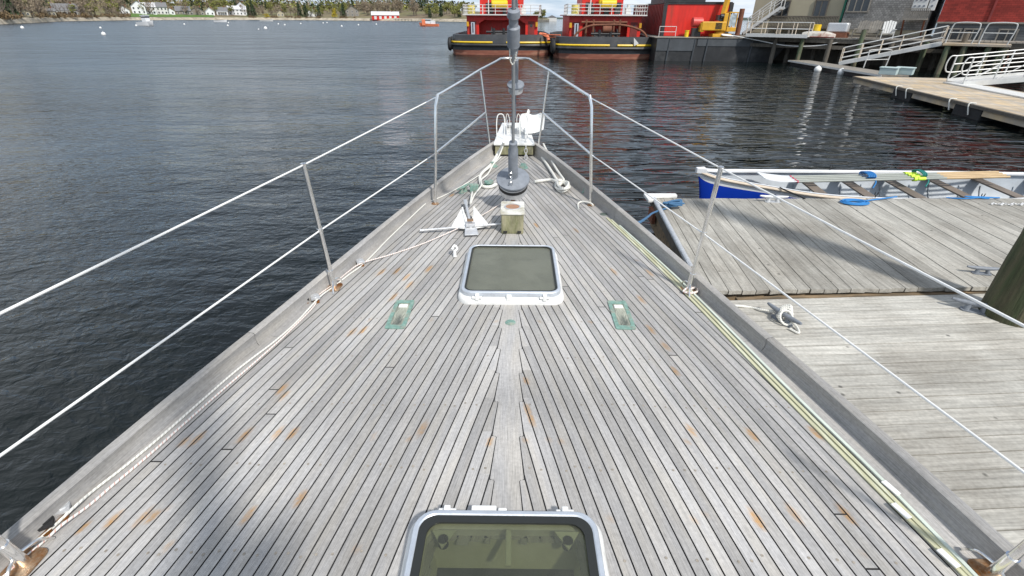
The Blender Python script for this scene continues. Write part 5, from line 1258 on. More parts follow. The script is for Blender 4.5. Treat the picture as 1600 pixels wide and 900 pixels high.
# meter balcony
sa_, za_ = wray(1412, 25, 2.4); sb2, _ = wray(1450, 25, 2.4)
mb_ = empty('meter_balcony', wl(sa_, 2.4, 0), WR, 'small bracketed wooden balcony between the grey and the red building', 'balcony')
wd_ = sb2-sa_; zf_ = wray(1430, 30, 2.4)[1]
k = MB(); k.box((wd_/2, .5, zf_), (wd_, 1.3, .1)); k.build('floor_boards', M['greywood'], mb_)
k = MB()
for i in range(14): k.box((wd_*i/13, -.12, zf_+.32), (.05, .03, .6))
k.box((wd_/2, -.13, zf_+.62), (wd_, .06, .06)); k.build('balustrade', M['greywood'], mb_)
for x in (.1, wd_-.1):
    k = MB(); k.beam((x, -.05, zf_-.05), (x, 1.1, zf_-1.0), .10, .10); k.build('bracket', M['rust'], mb_)
mt_ = empty('electricity_meters', wl(sa_+.3, 3.0, zf_+.45), WR, 'pale electricity meter cabinets on the small bracketed balcony', 'meter cabinet')
for x, w_ in ((.35, .85), (1.05, .42)):
    k = MB(); k.box((x, 0, .55), (w_, .16, .95)); c_ = k.build('cabinet', M['trim'], mt_, bevel=.02)
    for i in range(3 if w_ > .5 else 1):
        for j in range(2):
            q = MB(); q.lathe([(.0002, .03), (.065, .03), (.07, 0)], (x-.25+.25*i if w_ > .5 else x, -.085, .35+.36*j), 12, 0, Matrix.Rotation(R(90), 3, 'X')); q.build('meter_dial', M['grey'], c_)
# items on the wharf
def on_wharf(px, n): s_, _ = wray(px, 60, n); return wl(s_, n, WH)
o = empty('storage_tote', on_wharf(1305, .8), WR, 'rounded grey plastic tub on the wharf edge in front of the grey building', 'tub')
k = MB(); k.prism(rrect(1.35, .8, .15, 4), .35, .95); k.build('tub', M['galv'], o, bevel=.08)
k = MB(); k.prism(rrect(1.5, .9, .12, 4), 0, .34); k.build('stand', M['rust'], o)
o = empty('skiff', on_wharf(1278, .1)+Vector((0, 0, 0)), WR, 'small rusty-white skiff lying upside down on the wharf edge', 'boat')
k = MB(); vs = []
for i in range(9):
    u_ = i/8; wd = .45*math.sin(math.pi*min(.98, .12+u_*.88))**.6
    for j in range(7): g_ = math.pi*j/6; vs.append((-1.1+2.2*u_, wd*math.cos(g_), .02+.38*math.sin(g_)**.7*min(1, .4+wd*1.6)))
k.add(vs, [(i*7+j, i*7+j+1, i*7+8+j, i*7+7+j) for i in range(8) for j in range(6)], 0, True); k.build('hull', mat('skiff_paint', (.52, .50, .45), .6, var=.2, scale=3, col2=(.25, .12, .08), thr=(.5, .65)), o)
k = MB(); k.tube([(-1.1, -.45, .04), (1.1, -.45, .04)], .03, 6); k.build('gunwale', M['darkred'], o)
for i, (px, lab) in enumerate(((1341, 'grey slatted deck chair nearest the tub, back towards the water'), (1361, 'middle grey slatted deck chair on the wharf'), (1384, 'pale slatted deck chair at the right end of its row on the wharf'))):
    o = empty('deck_chair', on_wharf(px, .7), WR+R(10*i-10), lab, 'chair', 'slatted chairs on the wharf'); ml = M['greywood'] if i < 2 else M['trim']
    k = MB()
    for j in range(5): k.beam((-.28+.14*j, .2, .32), (-.30+.15*j, .52, 1.12-.04*abs(j-2)), .12, .025)
    k.build('backrest', ml, o)
    k = MB()
    for j in range(5): k.box((0, -.35+.12*j, .36-.02*j), (.62, .10, .025))
    k.build('seat', ml, o)
    for s2 in (-1, 1):
        k = MB(); k.box((s2*.34, -.35, .28), (.05, .12, .56)); k.box((s2*.36, -.05, .58), (.14, .8, .03)); k.build('arm', ml, o)
for px, n, h_, c_, lab in ((1268, .6, .5, M['blue'], 'small blue crate on the wharf beside the upturned skiff'), (1272, 1.2, .8, M['yellow'], 'yellow wheeled drum behind the upturned skiff on the wharf')):
    o = empty('crate' if c_ is M['blue'] else 'drum', on_wharf(px, n), WR, lab, 'crate' if c_ is M['blue'] else 'drum')
    if c_ is M['blue']:
        k = MB(); ring(k, rrect(.7, .5, .04, 3), rrect(.62, .42, .03, 3), 0, .4); k.box((0, 0, .04), (.62, .42, .04)); k.build('body', c_, o)
    else:
        k = MB(); k.lathe([(.0002, 0), (.26, 0), (.28, .1), (.27, .12), (.28, .5), (.27, .52), (.28, .8), (.25, .82), (.0002, .82)], (0, 0, 0), 16); k.build('body', c_, o)

# gangways -----------------------------------------------------------------
def gangway(name, a, b, w_, label, rails=3, h=.95, mt_=M['rampwhite'], mp=M['cream'], deckm=None, loop=False):
    a = Vector(a); b = Vector(b); o = empty(name, a, 0, label, 'gangway'); d = b-a; u_ = Vector((d.x, d.y, 0)).normalized(); s2 = Vector((-u_.y, u_.x, 0))*w_/2
    k = MB()
    vs = [-s2, s2, d+s2, d-s2]; k.add([v for v in vs]+[v-Vector((0, 0, .07)) for v in vs], [(0, 1, 2, 3), (7, 6, 5, 4), (0, 4, 5, 1), (1, 5, 6, 2), (2, 6, 7, 3), (3, 7, 4, 0)]); k.build('walkway', deckm or mt_, o)
    for sg in (-1, 1):
        k = MB(); k.beam(s2*sg-Vector((0, 0, .03)), d+s2*sg-Vector((0, 0, .03)), .06, .22); rl = k.build('side_beam', mt_, o)
        k = MB(); n = max(3, round(d.length/1.15))
        for j in range(1, rails+1): z = Vector((0, 0, h*j/rails)); k.tube([s2*sg+z, d+s2*sg+z], .026, 6)
        if loop:
            for e, sgn2 in ((Vector((0, 0, 0)), -1),):
                k.tube(spline([s2*sg+Vector((0, 0, h)), s2*sg+Vector((0, 0, h*.97))-u_*.22, s2*sg+Vector((0, 0, h*.66))-u_*.30, s2*sg+Vector((0, 0, h*.38))-u_*.2, s2*sg+Vector((0, 0, h*.34))], 4), .026, 6)
        k.build('handrail', mt_, rl)
        for i in range(n+1):
            p = d*(i/n)+s2*sg; q = MB(); q.tube([p, p+Vector((0, 0, h))], .032, 6); q.build('rail_post', mp, rl)
            if loop and i < n: q = MB(); p2 = d*((i+1)/n)+s2*sg; q.tube([p, p2+Vector((0, 0, h*.66))], .018, 5); q.build('truss_brace', mt_, rl)
    return o
fl1 = at(1232, 94, .32); fl2 = at(1350, 113, .32)
g0 = at(1312, 98, .36); sg_, zg_ = wray(1468, 76, -1.2); gt = wl(sg_, -1.2, 1.75)
gangway('gangway', g0, gt, 1.1, 'long aluminium gangway sloping from the narrow float up to the wharf landing', 3, .95)
# landing
ld = empty('gangway_landing', gt+Vector((WD.x*.1, WD.y*.1, 0)), WR, 'timber landing with two rounded pipe railings at the top of the long gangway', 'landing')
sl2 = wray(1572, 80, -1.2)[0]; ll_ = sl2-sg_
k = MB(); k.box((ll_/2, .3, -.05), (ll_, 2.4, .12)); k.build('platform', M['sandwood'], ld)
for i, (x0_, x1_) in enumerate(((.1, ll_*.47), (ll_*.53, ll_*.98))):
    k = MB(); k.tube(spline([(x0_, -.8, 0), (x0_+.05, -.8, .9), (x0_+.25, -.8, 1.12), (x1_-.25, -.8, 1.12), (x1_-.05, -.8, .9), (x1_-.15, -.8, 0)], 5), .032, 8); k.tube([(x0_+.05, -.8, .6), (x1_-.07, -.8, .6)], .028, 6); k.build('pipe_railing', M['rampwhite'], ld)
for x in (.3, ll_*.35, ll_*.7, ll_-.2):
    k = MB(); k.tube([(x, -.7, -3.0), (x, -.7, -.1)], .15, 10); k.build('landing_pile', M['greenpile'], ld)
# short ramp at left
a = wl(wray(1170, 57, -.2)[0], -.5, 1.95); b = wl(wray(1266, 56, -.2)[0], -.5, 1.95)
gangway('boarding_ramp', a, b, 1.0, 'white boarding ramp with thin rails between the barge and the wharf', 2, .85, M['trim'], M['cream'])
# narrow float
fdir = (fl2-fl1); fl = empty('narrow_float', fl1, math.atan2(fdir.y, fdir.x), 'narrow weathered grey float with white edge below the long gangway', 'dock')
Lf = fdir.length+1.6
k = MB(); k.box((Lf/2, .75, -.03), (Lf, 1.5, .08)); k.build('decking', M['greywood'], fl)
k = MB(); k.box((Lf/2, .0, -.05), (Lf, .06, .10)); k.build('edge_board', M['trim'], fl)
k = MB(); k.box((Lf/2, .75, -.2), (Lf-.3, 1.3, .26)); k.build('float_body', M['tugblack'], fl)
hp = at(1349, 106, .36); k = MB(); e_ = Vector((1.9, .7, 0)); k.tube(spline([hp, hp+Vector((.05, 0, .8)), hp+e_*.1+Vector((0, 0, 1.0)), hp+e_*.9+Vector((0, 0, 1.0)), hp+e_+Vector((0, 0, .8)), hp+e_*.96], 5), .03, 6); k.tube([hp+Vector((0, 0, .45)), hp+e_+Vector((0, 0, .45))], .026, 6); tag(k.build('pipe_railing', M['rampwhite']), 'rounded pipe railing standing on the narrow float beside the pale boxes', 'railing')
for i, (px, py, lab) in enumerate(((1278, 108, 'white ball float left of the pair beside the narrow float'), (1315, 112, 'white ball float right of the pair beside the narrow float'), (1343, 126, 'smaller white ball float at the corner of the sandy float'))):
    p = at(px, py, .15); k = MB(); r_ = .22 if i < 2 else .15; k.lathe([(.0002, r_*1.12), (.05, r_*1.1)]+[(r_*math.sin(R(a_)), r_*math.cos(R(a_))) for a_ in range(20, 180, 16)]+[(.0002, -r_)], (0, 0, 0), 16); o = k.build('ball_float', M['buoy'], None, loc=(p.x, p.y, .12)); tag(o, lab, 'float')
# sandy float
c0 = at(1335, 119, .45); c1_ = at(1600, 181, .45); dv = (c1_-c0); rzf = math.atan2(dv.y, dv.x); Lb = dv.length+5
sfm = empty('main_float', c0, rzf, 'broad floating dock with sandy boards and dark rubbing edge', 'dock')
k = MB(); nb_ = int(Lb/.3)
for i in range(nb_): k.box((.15+i*.3, 2.1, -.025), (.29, 4.2, .05))
k.build('decking', M['sandwood'], sfm)
k = MB(); k.box((Lb/2, -.04, -.06), (Lb, .08, .1)); k.build('rub_rail', M['darkwood'], sfm)
for x0_, x1_ in ((.05, 4.3), (5.5, 8.6), (10.0, 13.0), (14.4, Lb-.1)):
    k = MB(); k.box(((x0_+x1_)/2, .03, -.2), (x1_-x0_, .06, .2)); k.build('side_board', M['sandwood'], sfm)
for x in (4.3, 8.7, 13.1):
    k = MB(); k.box((x+.6, .66, -.33), (1.5, 1.4, .45)); k.build('float_drum', M['black'], sfm, bevel=.04)
for x in (4.5, 5.3, 8.3, 9.4):
    k = MB(); k.tube(spline([(x, .1, .02), (x, -.1, .02), (x+.03, -.12, -.1), (x+.15, -.1, -.35)], 3), .022, 6); k.build('tie_line', M['rope'], sfm)
k = MB(); k.box((Lb*.45, 3.2, .03), (Lb*.6, .9, .05)); k.build('pale_walkway', M['trim'], sfm)
for i, (px, py, lab) in enumerate(((1385, 117, 'pale green dock box, left of the pair on the sandy float'), (1410, 117, 'pale green dock box, right of the pair on the sandy float'))):
    p = at(px, py, .45); o = empty('dock_box', p+Vector((0, 0, .0)), rzf+R(90-35), lab, 'box', 'dock boxes on the sandy float')
    k = MB(); k.box((0, .3, .15), (.78, .55, .30)); k.build('box_body', M['paleconc'], o, bevel=.02); k = MB(); k.box((0, .3, .335), (.84, .60, .06)); k.build('lid', M['paleconc'], o, bevel=.015)
# big white gangway at right
g1 = at(1492, 128, .52); g2 = Vector((34.5, 21.5, 2.2))
gangway('gangway', g1, g2, 1.25, 'broad white truss gangway landing on the sandy float at far right', 3, 1.05, M['rampwhite'], M['rampwhite'], None, True)
p = at(1557, 130, .45); k = MB(); k.tube([p, p+Vector((.15, .2, 1.15))], .02, 6); k.box(p+Vector((0, 0, .01)), (.2, .2, .02)); tag(k.build('boat_hook', M['rust']), 'thin rusty rod standing on the sandy float beside the white gangway', 'rod')

# ================================================================== FAR SHORE
SH = [(-500, 62, 70), (-250, 46, 110), (0, 38, 0), (100, 33, 0), (200, 31.5, 0), (300, 31, 0), (400, 31, 0), (500, 31.5, 0), (600, 32.5, 0), (660, 33, 0), (720, 34, 0), (780, 34, 0), (840, 34, 0), (858, 35, 0)]
def shore_pt(px):
    xs = [a[0] for a in SH]; yv = float(np.interp(px, xs, [a[1] for a in SH])); p = at(px, yv, 0)
    if px < 0: p = at(0, 38, 0)+Vector((px*.22, px*.34, 0))
    return Vector((p.x, p.y, 0))
hn = random.Random(9); _hv = [hn.random() for _ in range(400)]
def hnoise(u_): i = int(math.floor(u_)) % 398; f = u_-math.floor(u_); f = f*f*(3-2*f); return _hv[i]*(1-f)+_hv[i+1]*f
def gh(px, d):
    "ground height d metres behind the shoreline"
    base = 1.6*min(1, d/5)+.55*max(0, min(d-5, 20))*.10+max(0, d-22)*(.055+.03*hnoise(px/70+3))
    cap = float(np.interp(px, [-400, 0, 300, 500, 640, 700, 800, 858], [18, 18, 26, 27, 17, 9, 6, 2.0]))
    return min(base, cap)+.5*hnoise(px/9+d/11)*min(1, d/20)
def spos(px, d):
    p = shore_pt(px); q = p*(1+d/p.length); q.z = gh(px, d); return q
pxs = list(range(-480, 858, 6))+[858]; ds = [-3, 0, 1.5, 3.5, 5, 8, 12, 18, 26, 36, 50, 70, 95, 130, 180, 240]
def land_sheet(name, i0, i1, m_, dzl=0):
    k = MB(); vs = []
    for px in pxs:
        for d in ds[i0:i1]:
            q = spos(px, max(d, 0)); 
            if d < 0: q = spos(px, 0)*(1+d/shore_pt(px).length); q.z = -.6
            elif d < 5: q.z = (.0 if d == 0 else .35*d)*(.6+.9*hnoise(px/3.1+d))
            vs.append((q.x, q.y, q.z+dzl))
    n = i1-i0; k.add(vs, [(i*n+j, i*n+j+1, (i+1)*n+j+1, (i+1)*n+j) for i in range(len(pxs)-1) for j in range(n-1)], 0, True)
    return tag(k.build(name, m_), kind='structure')
land_sheet('rocky_shore', 0, 6, M['rock']); land_sheet('hillside', 5, len(ds), M['land'])
# lawn in front of the white houses
k = MB(); vs = []; pl = list(range(204, 338, 6))
for px in pl:
    for d in (7, 12, 18, 26, 34): q = spos(px, d); vs.append((q.x, q.y, q.z+.22))
k.add(vs, [(i*5+j, i*5+j+1, (i+1)*5+j+1, (i+1)*5+j) for i in range(len(pl)-1) for j in range(4)], 0, True); tag(k.build('lawn', M['lawn']), kind='structure')
# distant ridge
k = MB(); vs = []; n = 120
for i in range(n+1):
    a_ = R(-62+134*i/n); Dd = 1500; h_ = 6+34*hnoise(i*.09+20)+5*hnoise(i*.7) if a_ < R(-4) else 5+12*hnoise(i*.13+7)
    if R(-4) < a_ < R(9): h_ *= .55
    for rr_, z in ((Dd, -1), (Dd+40, h_*.55), (Dd+160, h_), (Dd+500, h_*.6)): vs.append((rr_*math.sin(a_), rr_*math.cos(a_), z))
k.add(vs, [(i*4+j, i*4+j+1, (i+1)*4+j+1, (i+1)*4+j) for i in range(n) for j in range(3)], 0, True); tag(k.build('distant_hills', M['farhill']), kind='structure')

# trees : leaf clumps spread through the crown volume
def leaf_quads(k, c, r, n, size, rg, flat=1.0, up_=0):
    for _ in range(n):
        while True:
            v = Vector((rg.uniform(-1, 1), rg.uniform(-1, 1), rg.uniform(-1, 1)))
            if .25 < v.length < 1: break
        p = Vector(c)+Vector((v.x*r[0], v.y*r[1], v.z*r[2])); s_ = size*rg.uniform(.5, 1.3)
        a = Vector((rg.uniform(-1, 1), rg.uniform(-1, 1), rg.uniform(-1, 1))).normalized(); b = a.cross(Vector((rg.uniform(-1, 1), rg.uniform(-1, 1), rg.uniform(-1, 1)))).normalized()
        k.add([p-a*s_, p-b*s_*.7, p+a*s_, p+b*s_*.7], [(0, 1, 2, 3)], 0)
def make_tree(name, kind, seed, label, cat='tree', group=None):
    rg = random.Random(seed); o = empty(name, (0, 0, -50), 0, label, cat, group); H_ = 9
    k = MB(); k.tube([(0, 0, -.4), (.1, 0, H_*.4), (.05, .1, H_*.8)], [.22, .16, .05], 6)
    if kind != 'con':
        for i in range(9):
            z = H_*rg.uniform(.2, .65); a_ = rg.uniform(0, 6.28); k.tube([(0, 0, z), (1.1*math.cos(a_), 1.1*math.sin(a_), z+1.2), (1.9*math.cos(a_), 1.9*math.sin(a_), z+2.9)], [.10, .06, .02], 5)
    k.build('trunk', M['bark'], o)
    k = MB()
    if kind == 'con':
        for i in range(16):
            z = H_*(.12+.88*i/16); r_ = 2.1*(1-i/16.5)**.8+.15; leaf_quads(k, (rg.uniform(-.2, .2), rg.uniform(-.2, .2), z), (r_, r_, .55), int(12+30*(1-i/16)), .48, rg)
        ml = M['leafcon']
    elif kind == 'spring':
        for i in range(11): leaf_quads(k, (rg.uniform(-1.7, 1.7), rg.uniform(-1.7, 1.7), H_*rg.uniform(.38, .92)), (1.3, 1.3, 1.1), 42, .36, rg)
        ml = M['leafspring']
    elif kind == 'bare':
        for i in range(14): leaf_quads(k, (rg.uniform(-2.1, 2.1), rg.uniform(-2.1, 2.1), H_*rg.uniform(.3, .95)), (1.3, 1.3, 1.2), 26, .28, rg)
        ml = M['leafbare']
    elif kind == 'yellow':
        for i in range(7): leaf_quads(k, (rg.uniform(-1.8, 1.8), rg.uniform(-1.2, 1.2), H_*rg.uniform(.15, .75)), (1.5, 1.4, 1.3), 50, .36, rg)
        ml = M['leafyel']
    else:
        for i in range(8): leaf_quads(k, (rg.uniform(-2.4, 2.4), rg.uniform(-1.5, 1.5), rg.uniform(.5, 2.2)), (1.4, 1.2, .9), 34, .32, rg)
        ml = M['leafbrush']
    k.build('crown', ml, o); return o
protos = {}
KL = {'con': ('evergreen_tree', 'dark pointed evergreen tree on the far shore', 'dark evergreens on the far shore'), 'spring': ('leafing_tree', 'yellow-green leafing tree on the far shore', 'spring green trees on the far shore'),
      'bare': ('bare_tree', 'bare brown-grey tree on the far shore', 'bare trees on the far shore'), 'brush': ('shore_bush', 'russet brush clump low on the far shore bank', 'bushes along the far shore bank')}
for kd, (nm, lb, gp) in KL.items(): protos[kd] = [make_tree(nm, kd, 10+i*7+len(kd), lb, 'bush' if kd == 'brush' else 'tree', gp) for i in range(3)]
used = set()
def plant(kd, px, d, sc, label=None, nm=None, group=True):
    pr = hn.choice(protos[kd]); q = spos(px, d); q.z -= .15
    if id(pr) not in used: used.add(id(pr)); o = pr; o.location = q; o.rotation_euler = (0, 0, hn.uniform(0, 6)); o.scale = (sc*hn.uniform(.85, 1.2),)*2+(sc,)
    else: o = copy_thing(pr, q, hn.uniform(0, 6), None, (sc*hn.uniform(.85, 1.2), sc*hn.uniform(.85, 1.2), sc))
    zone = 'above the rocky left shore' if px < 195 else 'around the white houses' if px < 390 else 'between the cottages mid shore' if px < 560 else 'behind the red boathouse' if px < 660 else 'right of the red boathouse' if px < 800 else 'on the headland between the tugs'
    if d > 60: zone = zone.replace('above the rocky left shore', 'high above the rocky left shore').replace('around', 'high behind').replace('between the cottages', 'high behind the cottages')
    o['label'] = label or KB[kd]+' '+zone
    return o
KB = {'con': 'dark pointed evergreen tree', 'spring': 'yellow-green leafing tree', 'bare': 'bare brown-grey tree', 'brush': 'low russet bush on the bank'}
hn.seed(21)
# distinct ones first would change labels of prototypes, so plant groups first
for i in range(46): plant('bare', hn.uniform(-60, 400), hn.uniform(26, 75), hn.uniform(.8, 1.35))
for i in range(22): plant('bare', hn.choice([hn.uniform(0, 75), hn.uniform(125, 190)]), hn.uniform(7, 22), hn.uniform(.55, .95))
for i in range(26): plant('bare', hn.uniform(560, 655), hn.uniform(26, 80), hn.uniform(1.0, 1.5))
for i in range(16): plant('bare', hn.uniform(395, 470), hn.uniform(12, 50), hn.uniform(.6, 1.0))
for i in range(44): plant('spring', hn.uniform(-60, 560), hn.uniform(30, 95), hn.uniform(.8, 1.35))
for i in range(20): plant('spring', hn.uniform(665, 740), hn.uniform(14, 60), hn.uniform(.8, 1.15))
for i in range(14): plant('spring', hn.choice([hn.uniform(98, 205), hn.uniform(460, 540)]), hn.uniform(9, 24), hn.uniform(.45, .9))
for i in range(7): plant('spring', hn.uniform(836, 855), hn.uniform(5, 30), hn.uniform(.45, .8))
for i in range(14): plant('con', hn.uniform(-60, 700), hn.uniform(70, 170), hn.uniform(1.0, 1.5))
for px, d, sc_ in ((18, 10, .75), (26, 14, .9), (392, 12, 1.2), (398, 15, 1.5), (470, 14, 1.4), (480, 14, 1.3), (500, 16, 1.2), (538, 12, 1.35), (672, 18, .9), (690, 25, 1.1), (718, 22, .9), (845, 20, .8)): plant('con', px, d, sc_)
for i in range(40): plant('brush', hn.uniform(-60, 205), hn.uniform(4.5, 9), hn.uniform(.5, 1.0))
for i in range(22): plant('brush', hn.uniform(388, 560), hn.uniform(4.5, 8), hn.uniform(.4, .8))
yt = make_tree('yellow_bush', 'yellow', 5, 'bright yellow flowering tree beside a dark evergreen on the far shore', 'tree'); q = spos(524, 11); yt.location = q; yt.scale = (1.1, 1.1, 1.1)
yt2 = copy_thing(yt, spos(418, 6.5), 1.0, 'low bright yellow bush close to the water on the far shore', (1.3, 1.0, .45)); yt2['category'] = 'bush'
yt3 = copy_thing(yt, spos(130, 9), 2.0, 'small yellow bush right of the large shingled house on the far shore', (.6, .6, .35)); yt3['category'] = 'bush'
# far woods, one mass
k = MB(); rg = random.Random(3)
for i in range(5200):
    px = rg.uniform(-300, 735); d = rg.uniform(85, 235); q = spos(px, d); 
    for _ in range(3):
        p = q+Vector((rg.uniform(-3, 3), rg.uniform(-3, 3), rg.uniform(0, 8))); s_ = rg.uniform(.6, 1.4)
        a = Vector((rg.uniform(-1, 1), rg.uniform(-1, 1), rg.uniform(-1, 1))).normalized(); b = a.cross(Vector((.3, .4, 1))).normalized()
        k.add([p-a*s_, p-b*s_, p+a*s_, p+b*s_], [(0, 1, 2, 3)], 0 if hnoise(px/14+d/60) < .28 else (1 if rg.random() < .6 else 2))
tag(k.build('woodland', [M['leafcon'], M['leafspring'], M['leafbare']]), 'mixed spring woodland covering the far hillside', 'woodland', None, 'stuff')

# houses ------------------------------------------------------------------
def house(px, d, w_, dp, h_, rh, wallm, roofm, label, gable=False, porch=False, name='shore_house', nwin=3, garage=False, sink=0, yaw=0, sc=1):
    q = spos(px, d); q.z -= .4+sink; rz = math.atan2(-q.x, q.y)*-1; rz = -math.atan2(q.x, q.y)
    o = empty(name, q, rz+R(yaw), label, 'house'); o.scale = (sc,)*3
    k = MB(); k.box((0, dp/2, h_/2+.2), (w_, dp, h_+.4)); 
    if gable: k.prism([(-w_/2, h_+.4), (w_/2, h_+.4), (0, h_+rh+.35)], 0, dp, 0, Mx)
    k.build('wall', wallm, o)
    k = MB()
    if gable:
        for s_ in (-1, 1): k.add([(0, -.5, h_+rh+.6), (s_*(w_/2+.5), -.5, h_+.2), (s_*(w_/2+.5), dp+.5, h_+.2), (0, dp+.5, h_+rh+.6), (0, -.5, h_+rh+.4), (s_*(w_/2+.5), -.5, h_+.0), (s_*(w_/2+.5), dp+.5, h_+.0), (0, dp+.5, h_+rh+.4)], [(0, 1, 2, 3), (4, 7, 6, 5), (0, 4, 5, 1), (1, 5, 6, 2), (2, 6, 7, 3)])
    else:
        My = Matrix(((0, 0, 1, 0), (1, 0, 0, 0), (0, 1, 0, 0), (0, 0, 0, 1)))
        k.prism([(-.6, h_+.35), (dp+.6, h_+.35), (dp/2, h_+rh+.4)], -w_/2-.4, w_/2+.4, 0, My)
    rf = k.build('roof', roofm, o)
    k = MB(); k.box((w_*.25, dp/2, h_+rh+.6), (.7, .7, 1.6)); k.build('chimney', M['rust'], rf)
    rows = 2 if h_ > 4.5 else 1
    for r_ in range(rows):
        for i in range(nwin):
            f = MB(); x = -w_/2+w_*(i+.5)/nwin; z = 1.7+2.6*r_
            f.box((x, -.04, z), (1.25, .08, 1.55)); wn = f.build('window', M['trim'], o); g = MB(); g.box((x, -.09, z), (.95, .05, 1.25)); g.build('pane', M['glass'], wn)
    if porch:
        k = MB(); k.box((0, -1.4, 2.75), (w_*.8, 2.8, .2)); 
        for i in range(5): k.box((-w_*.38+w_*.19*i, -2.6, 1.3), (.25, .25, 2.8))
        k.build('porch', M['trim'], o)
    return o
house(83, 20, 7, 6, 3.0, 2.2, M['beige'], M['roof'], 'small tan house at the left edge of the far shore', sc=.7)['label'] = 'small tan cottage left of the large shingled house on the far shore'
house(110, 22, 15, 8, 3.0, 4.6, M['greywood'], M['roof'], 'large shingled house with steep grey roof and porch among bare trees', porch=True, nwin=5, sc=.8)
house(42, 18, 8, 6, 2.6, 2.4, M['beige'], M['roof'], 'low tan cottage half hidden in brush at the left end of the shore', gable=True, sc=.6)
house(198, 30, 7, 7, 3.0, 2.6, M['boatwhite'], M['roof'], 'small white gabled house, leftmost of the white houses above the lawn', gable=True, nwin=2)
house(222, 34, 9, 8, 5.4, 3.4, M['boatwhite'], M['roof'], 'tall white two-storey gabled house behind the moored white boat', gable=True, nwin=3)
house(238, 34, 9, 8, 5.0, 3.2, M['boatwhite'], M['rooflight'], 'white two-storey house with pale roof next to the tall gabled one', nwin=3)
house(255, 36, 10, 8, 5.2, 3.4, M['trim'], M['roof'], 'white house with grey roof and dormer-like front, middle of the shore row', nwin=4)
house(270, 32, 6, 6, 2.8, 2.0, M['boatwhite'], M['rust'], 'small white house with reddish roof beside the middle white house', gable=True, nwin=2)
house(290, 30, 11, 7, 2.8, 3.6, M['greywood'], M['roof'], 'low grey shingled house, left of two with dark roofs', nwin=3)
house(311, 30, 12, 7, 2.8, 3.8, M['greywood'], M['roof'], 'low grey shingled house, right of two with dark roofs', gable=True, nwin=3)
house(331, 30, 7, 6, 3.0, 2.8, M['boatwhite'], M['rooflight'], 'small white gabled cottage right of the grey shingled houses', gable=True, nwin=2)
house(350, 30, 9, 7, 3.2, 3.0, M['boatwhite'], M['roof'], 'white house with grey roof and pale porch near the right of the row', porch=True, nwin=3)
house(374, 32, 15, 9, 4.6, 3.0, M['boatwhite'], M['rooflight'], 'wide white house at the right end of the row of white houses', nwin=5)
house(381, 38, 8, 8, 6.8, 3.2, M['boatwhite'], M['rooflight'], 'tall white gable rising behind the wide white house', gable=True, nwin=2)
house(440, 22, 6, 6, 2.8, 2.4, M['beige'], M['roof'], 'pale cottage standing alone between bare trees above the shore', gable=True, nwin=2)
house(490, 22, 9, 7, 3.8, 3.0, M['boatwhite'], M['roof'], 'white cottage between dark evergreens right of the shore centre', gable=True, nwin=2)
house(552, 26, 12, 8, 4.6, 4.0, M['greywood'], M['roof'], 'grey gabled house right of the yellow flowering tree', gable=True, nwin=3)
bh = house(603, 5, 23, 9, 3.2, 2.8, M['red'], M['rooflight'], 'long red boathouse with white roof at the water on the far shore', nwin=1, sink=.6); bh.name = 'boathouse'
for i in range(5):
    k = MB(); k.box((-8.5+4.2*i, -.08, 1.7), (2.0, .12, 2.5)); k.build('boathouse_door', M['trim'], bh)
# small jetty right of the boathouse, pale buildings between the tugs
q = shore_pt(632); k = MB(); k.box((0, 0, 1.0), (15, 2, .2))
for i in range(6): k.tube([(-6.5+2.6*i, 0, -1), (-6.5+2.6*i, 0, 1.6)], .2, 6)
tag(k.build('jetty', M['darkwood'], None, loc=(q.x, q.y-4, 0)), 'small dark jetty at the water right of the red boathouse', 'jetty')
for px, w_, lab in ((862, 9, 'pale low shed on the far shore seen between the two tugboats'),):
    p = at(px, 33.5, 0); o = empty('waterside_shed', p, 0, lab, 'shed'); k = MB(); k.box((0, 0, 1.6), (w_, 6, 3.2)); k.build('wall', M['trim'], o); k = MB(); k.prism([(-w_/2-.3, 3.2), (w_/2+.3, 3.2), (0, 5.2)], -3.2, 3.2, 0, Mx); k.build('roof', M['roof'], o)

# ================================================================== MOORED BOATS AND BUOYS
def buoy(px, py, r_, label, group='white mooring buoys'):
    p = at(px, py, .1); k = MB(); k.lathe([(.0002, r_*1.0)]+[(r_*math.sin(R(a_)), r_*math.cos(R(a_))) for a_ in range(20, 180, 20)]+[(.0002, -r_)], (0, 0, 0), 14)
    k.tube([(0, 0, r_*.9), (0, 0, r_*1.25)], r_*.12, 6); o = k.build('mooring_buoy', M['buoy'], None, loc=(p.x, p.y, r_*.35)); tag(o, label, 'buoy', group)
far_lab = 'small white mooring buoy far out near the opposite shore'
buoy(35, 43.5, .38, 'white mooring buoy nearest the left edge of the photo'); buoy(157, 43.5, .26, 'smaller white mooring buoy just behind the largest floating one'); buoy(162, 53.5, .34, 'white mooring buoy nearest the yacht on the left water')
buoy(415, 44.5, .42, 'largest white mooring buoy left of centre'); buoy(404, 45.5, .16, 'tiny pale buoy just left of the largest centre buoy')
for px, py in ((213, 40), (288, 38), (356, 40), (357, 35.5), (435, 37.5), (445, 39), (470, 37), (505, 36), (511, 35.5), (534, 41), (560, 39), (588, 38)): buoy(px, py, .30, far_lab)
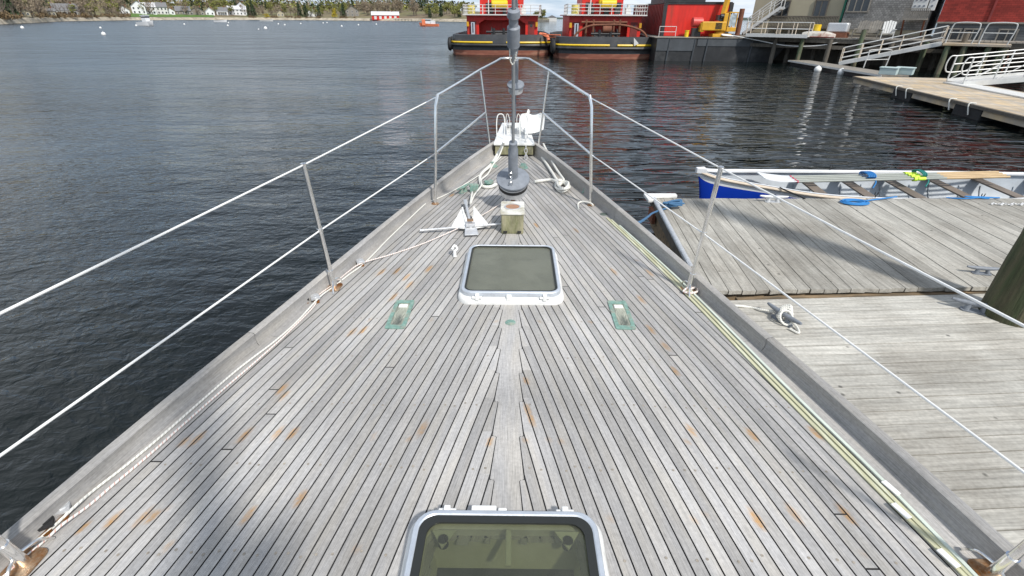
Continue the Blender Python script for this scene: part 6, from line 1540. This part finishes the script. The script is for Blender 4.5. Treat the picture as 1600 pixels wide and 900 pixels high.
def small_boat(name, px, py, L_, hm, label, cab=True, mast=True, rz=0, cabm=None):
    p = at(px, py, 0); o = empty(name, p, rz, label, 'boat'); k = MB(); vs = []; n = 9
    for i in range(n):
        u_ = i/(n-1); wd = L_*.17*(1-max(0, u_-.45)**2*3.2); z = .75+.45*u_*u_
        for y, zz in ((-wd, z), (-wd*.8, -.1), (0, -.25), (wd*.8, -.1), (wd, z)): vs.append(((u_-.5)*L_+(.06*L_*u_ if zz > .5 else 0), y, zz))
    k.add(vs, [(i*5+j, i*5+j+1, i*5+6+j, i*5+5+j) for i in range(n-1) for j in range(4)]+[(0, 1, 2, 3, 4)], 0, True); k.add([(-.5*L_, -L_*.16, .7), (.35*L_, -L_*.12, .85), (.35*L_, L_*.12, .85), (-.5*L_, L_*.16, .7)], [(0, 1, 2, 3)]); k.build('hull', hm, o)
    if cab:
        k = MB(); k.box((.08*L_, 0, 1.5), (L_*.30, L_*.24, 1.5)); c = k.build('cabin', cabm or M['boatwhite'], o, bevel=.08); k = MB(); k.box((.08*L_, 0, 2.32), (L_*.38, L_*.27, .12)); k.build('cabin_roof', cabm or M['boatwhite'], c)
        k = MB(); k.box((.08*L_, 0, 1.9), (L_*.305, L_*.245, .28)); k.build('cabin_window', M['glass'], c)
    if mast: k = MB(); k.tube([(0, 0, 2.3), (0, 0, 7.5)], .05, 6); k.build('mast', M['trim'], o)
    return o
small_boat('motor_boat', 229, 40, 4.8, M['boatwhite'], 'white cabin motorboat with thin mast moored off the white houses', rz=R(-20))
bpy.data.objects['motor_boat'].scale = (1.35, 1.35, 1.3)
lb_ = small_boat('lobster_boat', 671, 41, 7.0, M['orange'], 'orange lobster boat with white cabin moored left of the tugboats', mast=False, rz=R(175))
k = MB(); k.box((-1.4, 0, 1.3), (1.5, 1.6, 1.1)); k.box((1.9, 0, 1.3), (1.3, 1.9, 2.0), m=1); k.build('wheel_shelter', [M['boatwhite'], M['orange']], lb_)
small_boat('dinghy', 345, 34.5, 6.5, M['boatwhite'], 'low white dinghy moored off the right end of the white houses', cab=False, mast=False)
small_boat('dinghy', 417, 33.2, 8, M['trim'], 'pale flat boat close under the far shore beside the yellow bush', cab=False, mast=False)
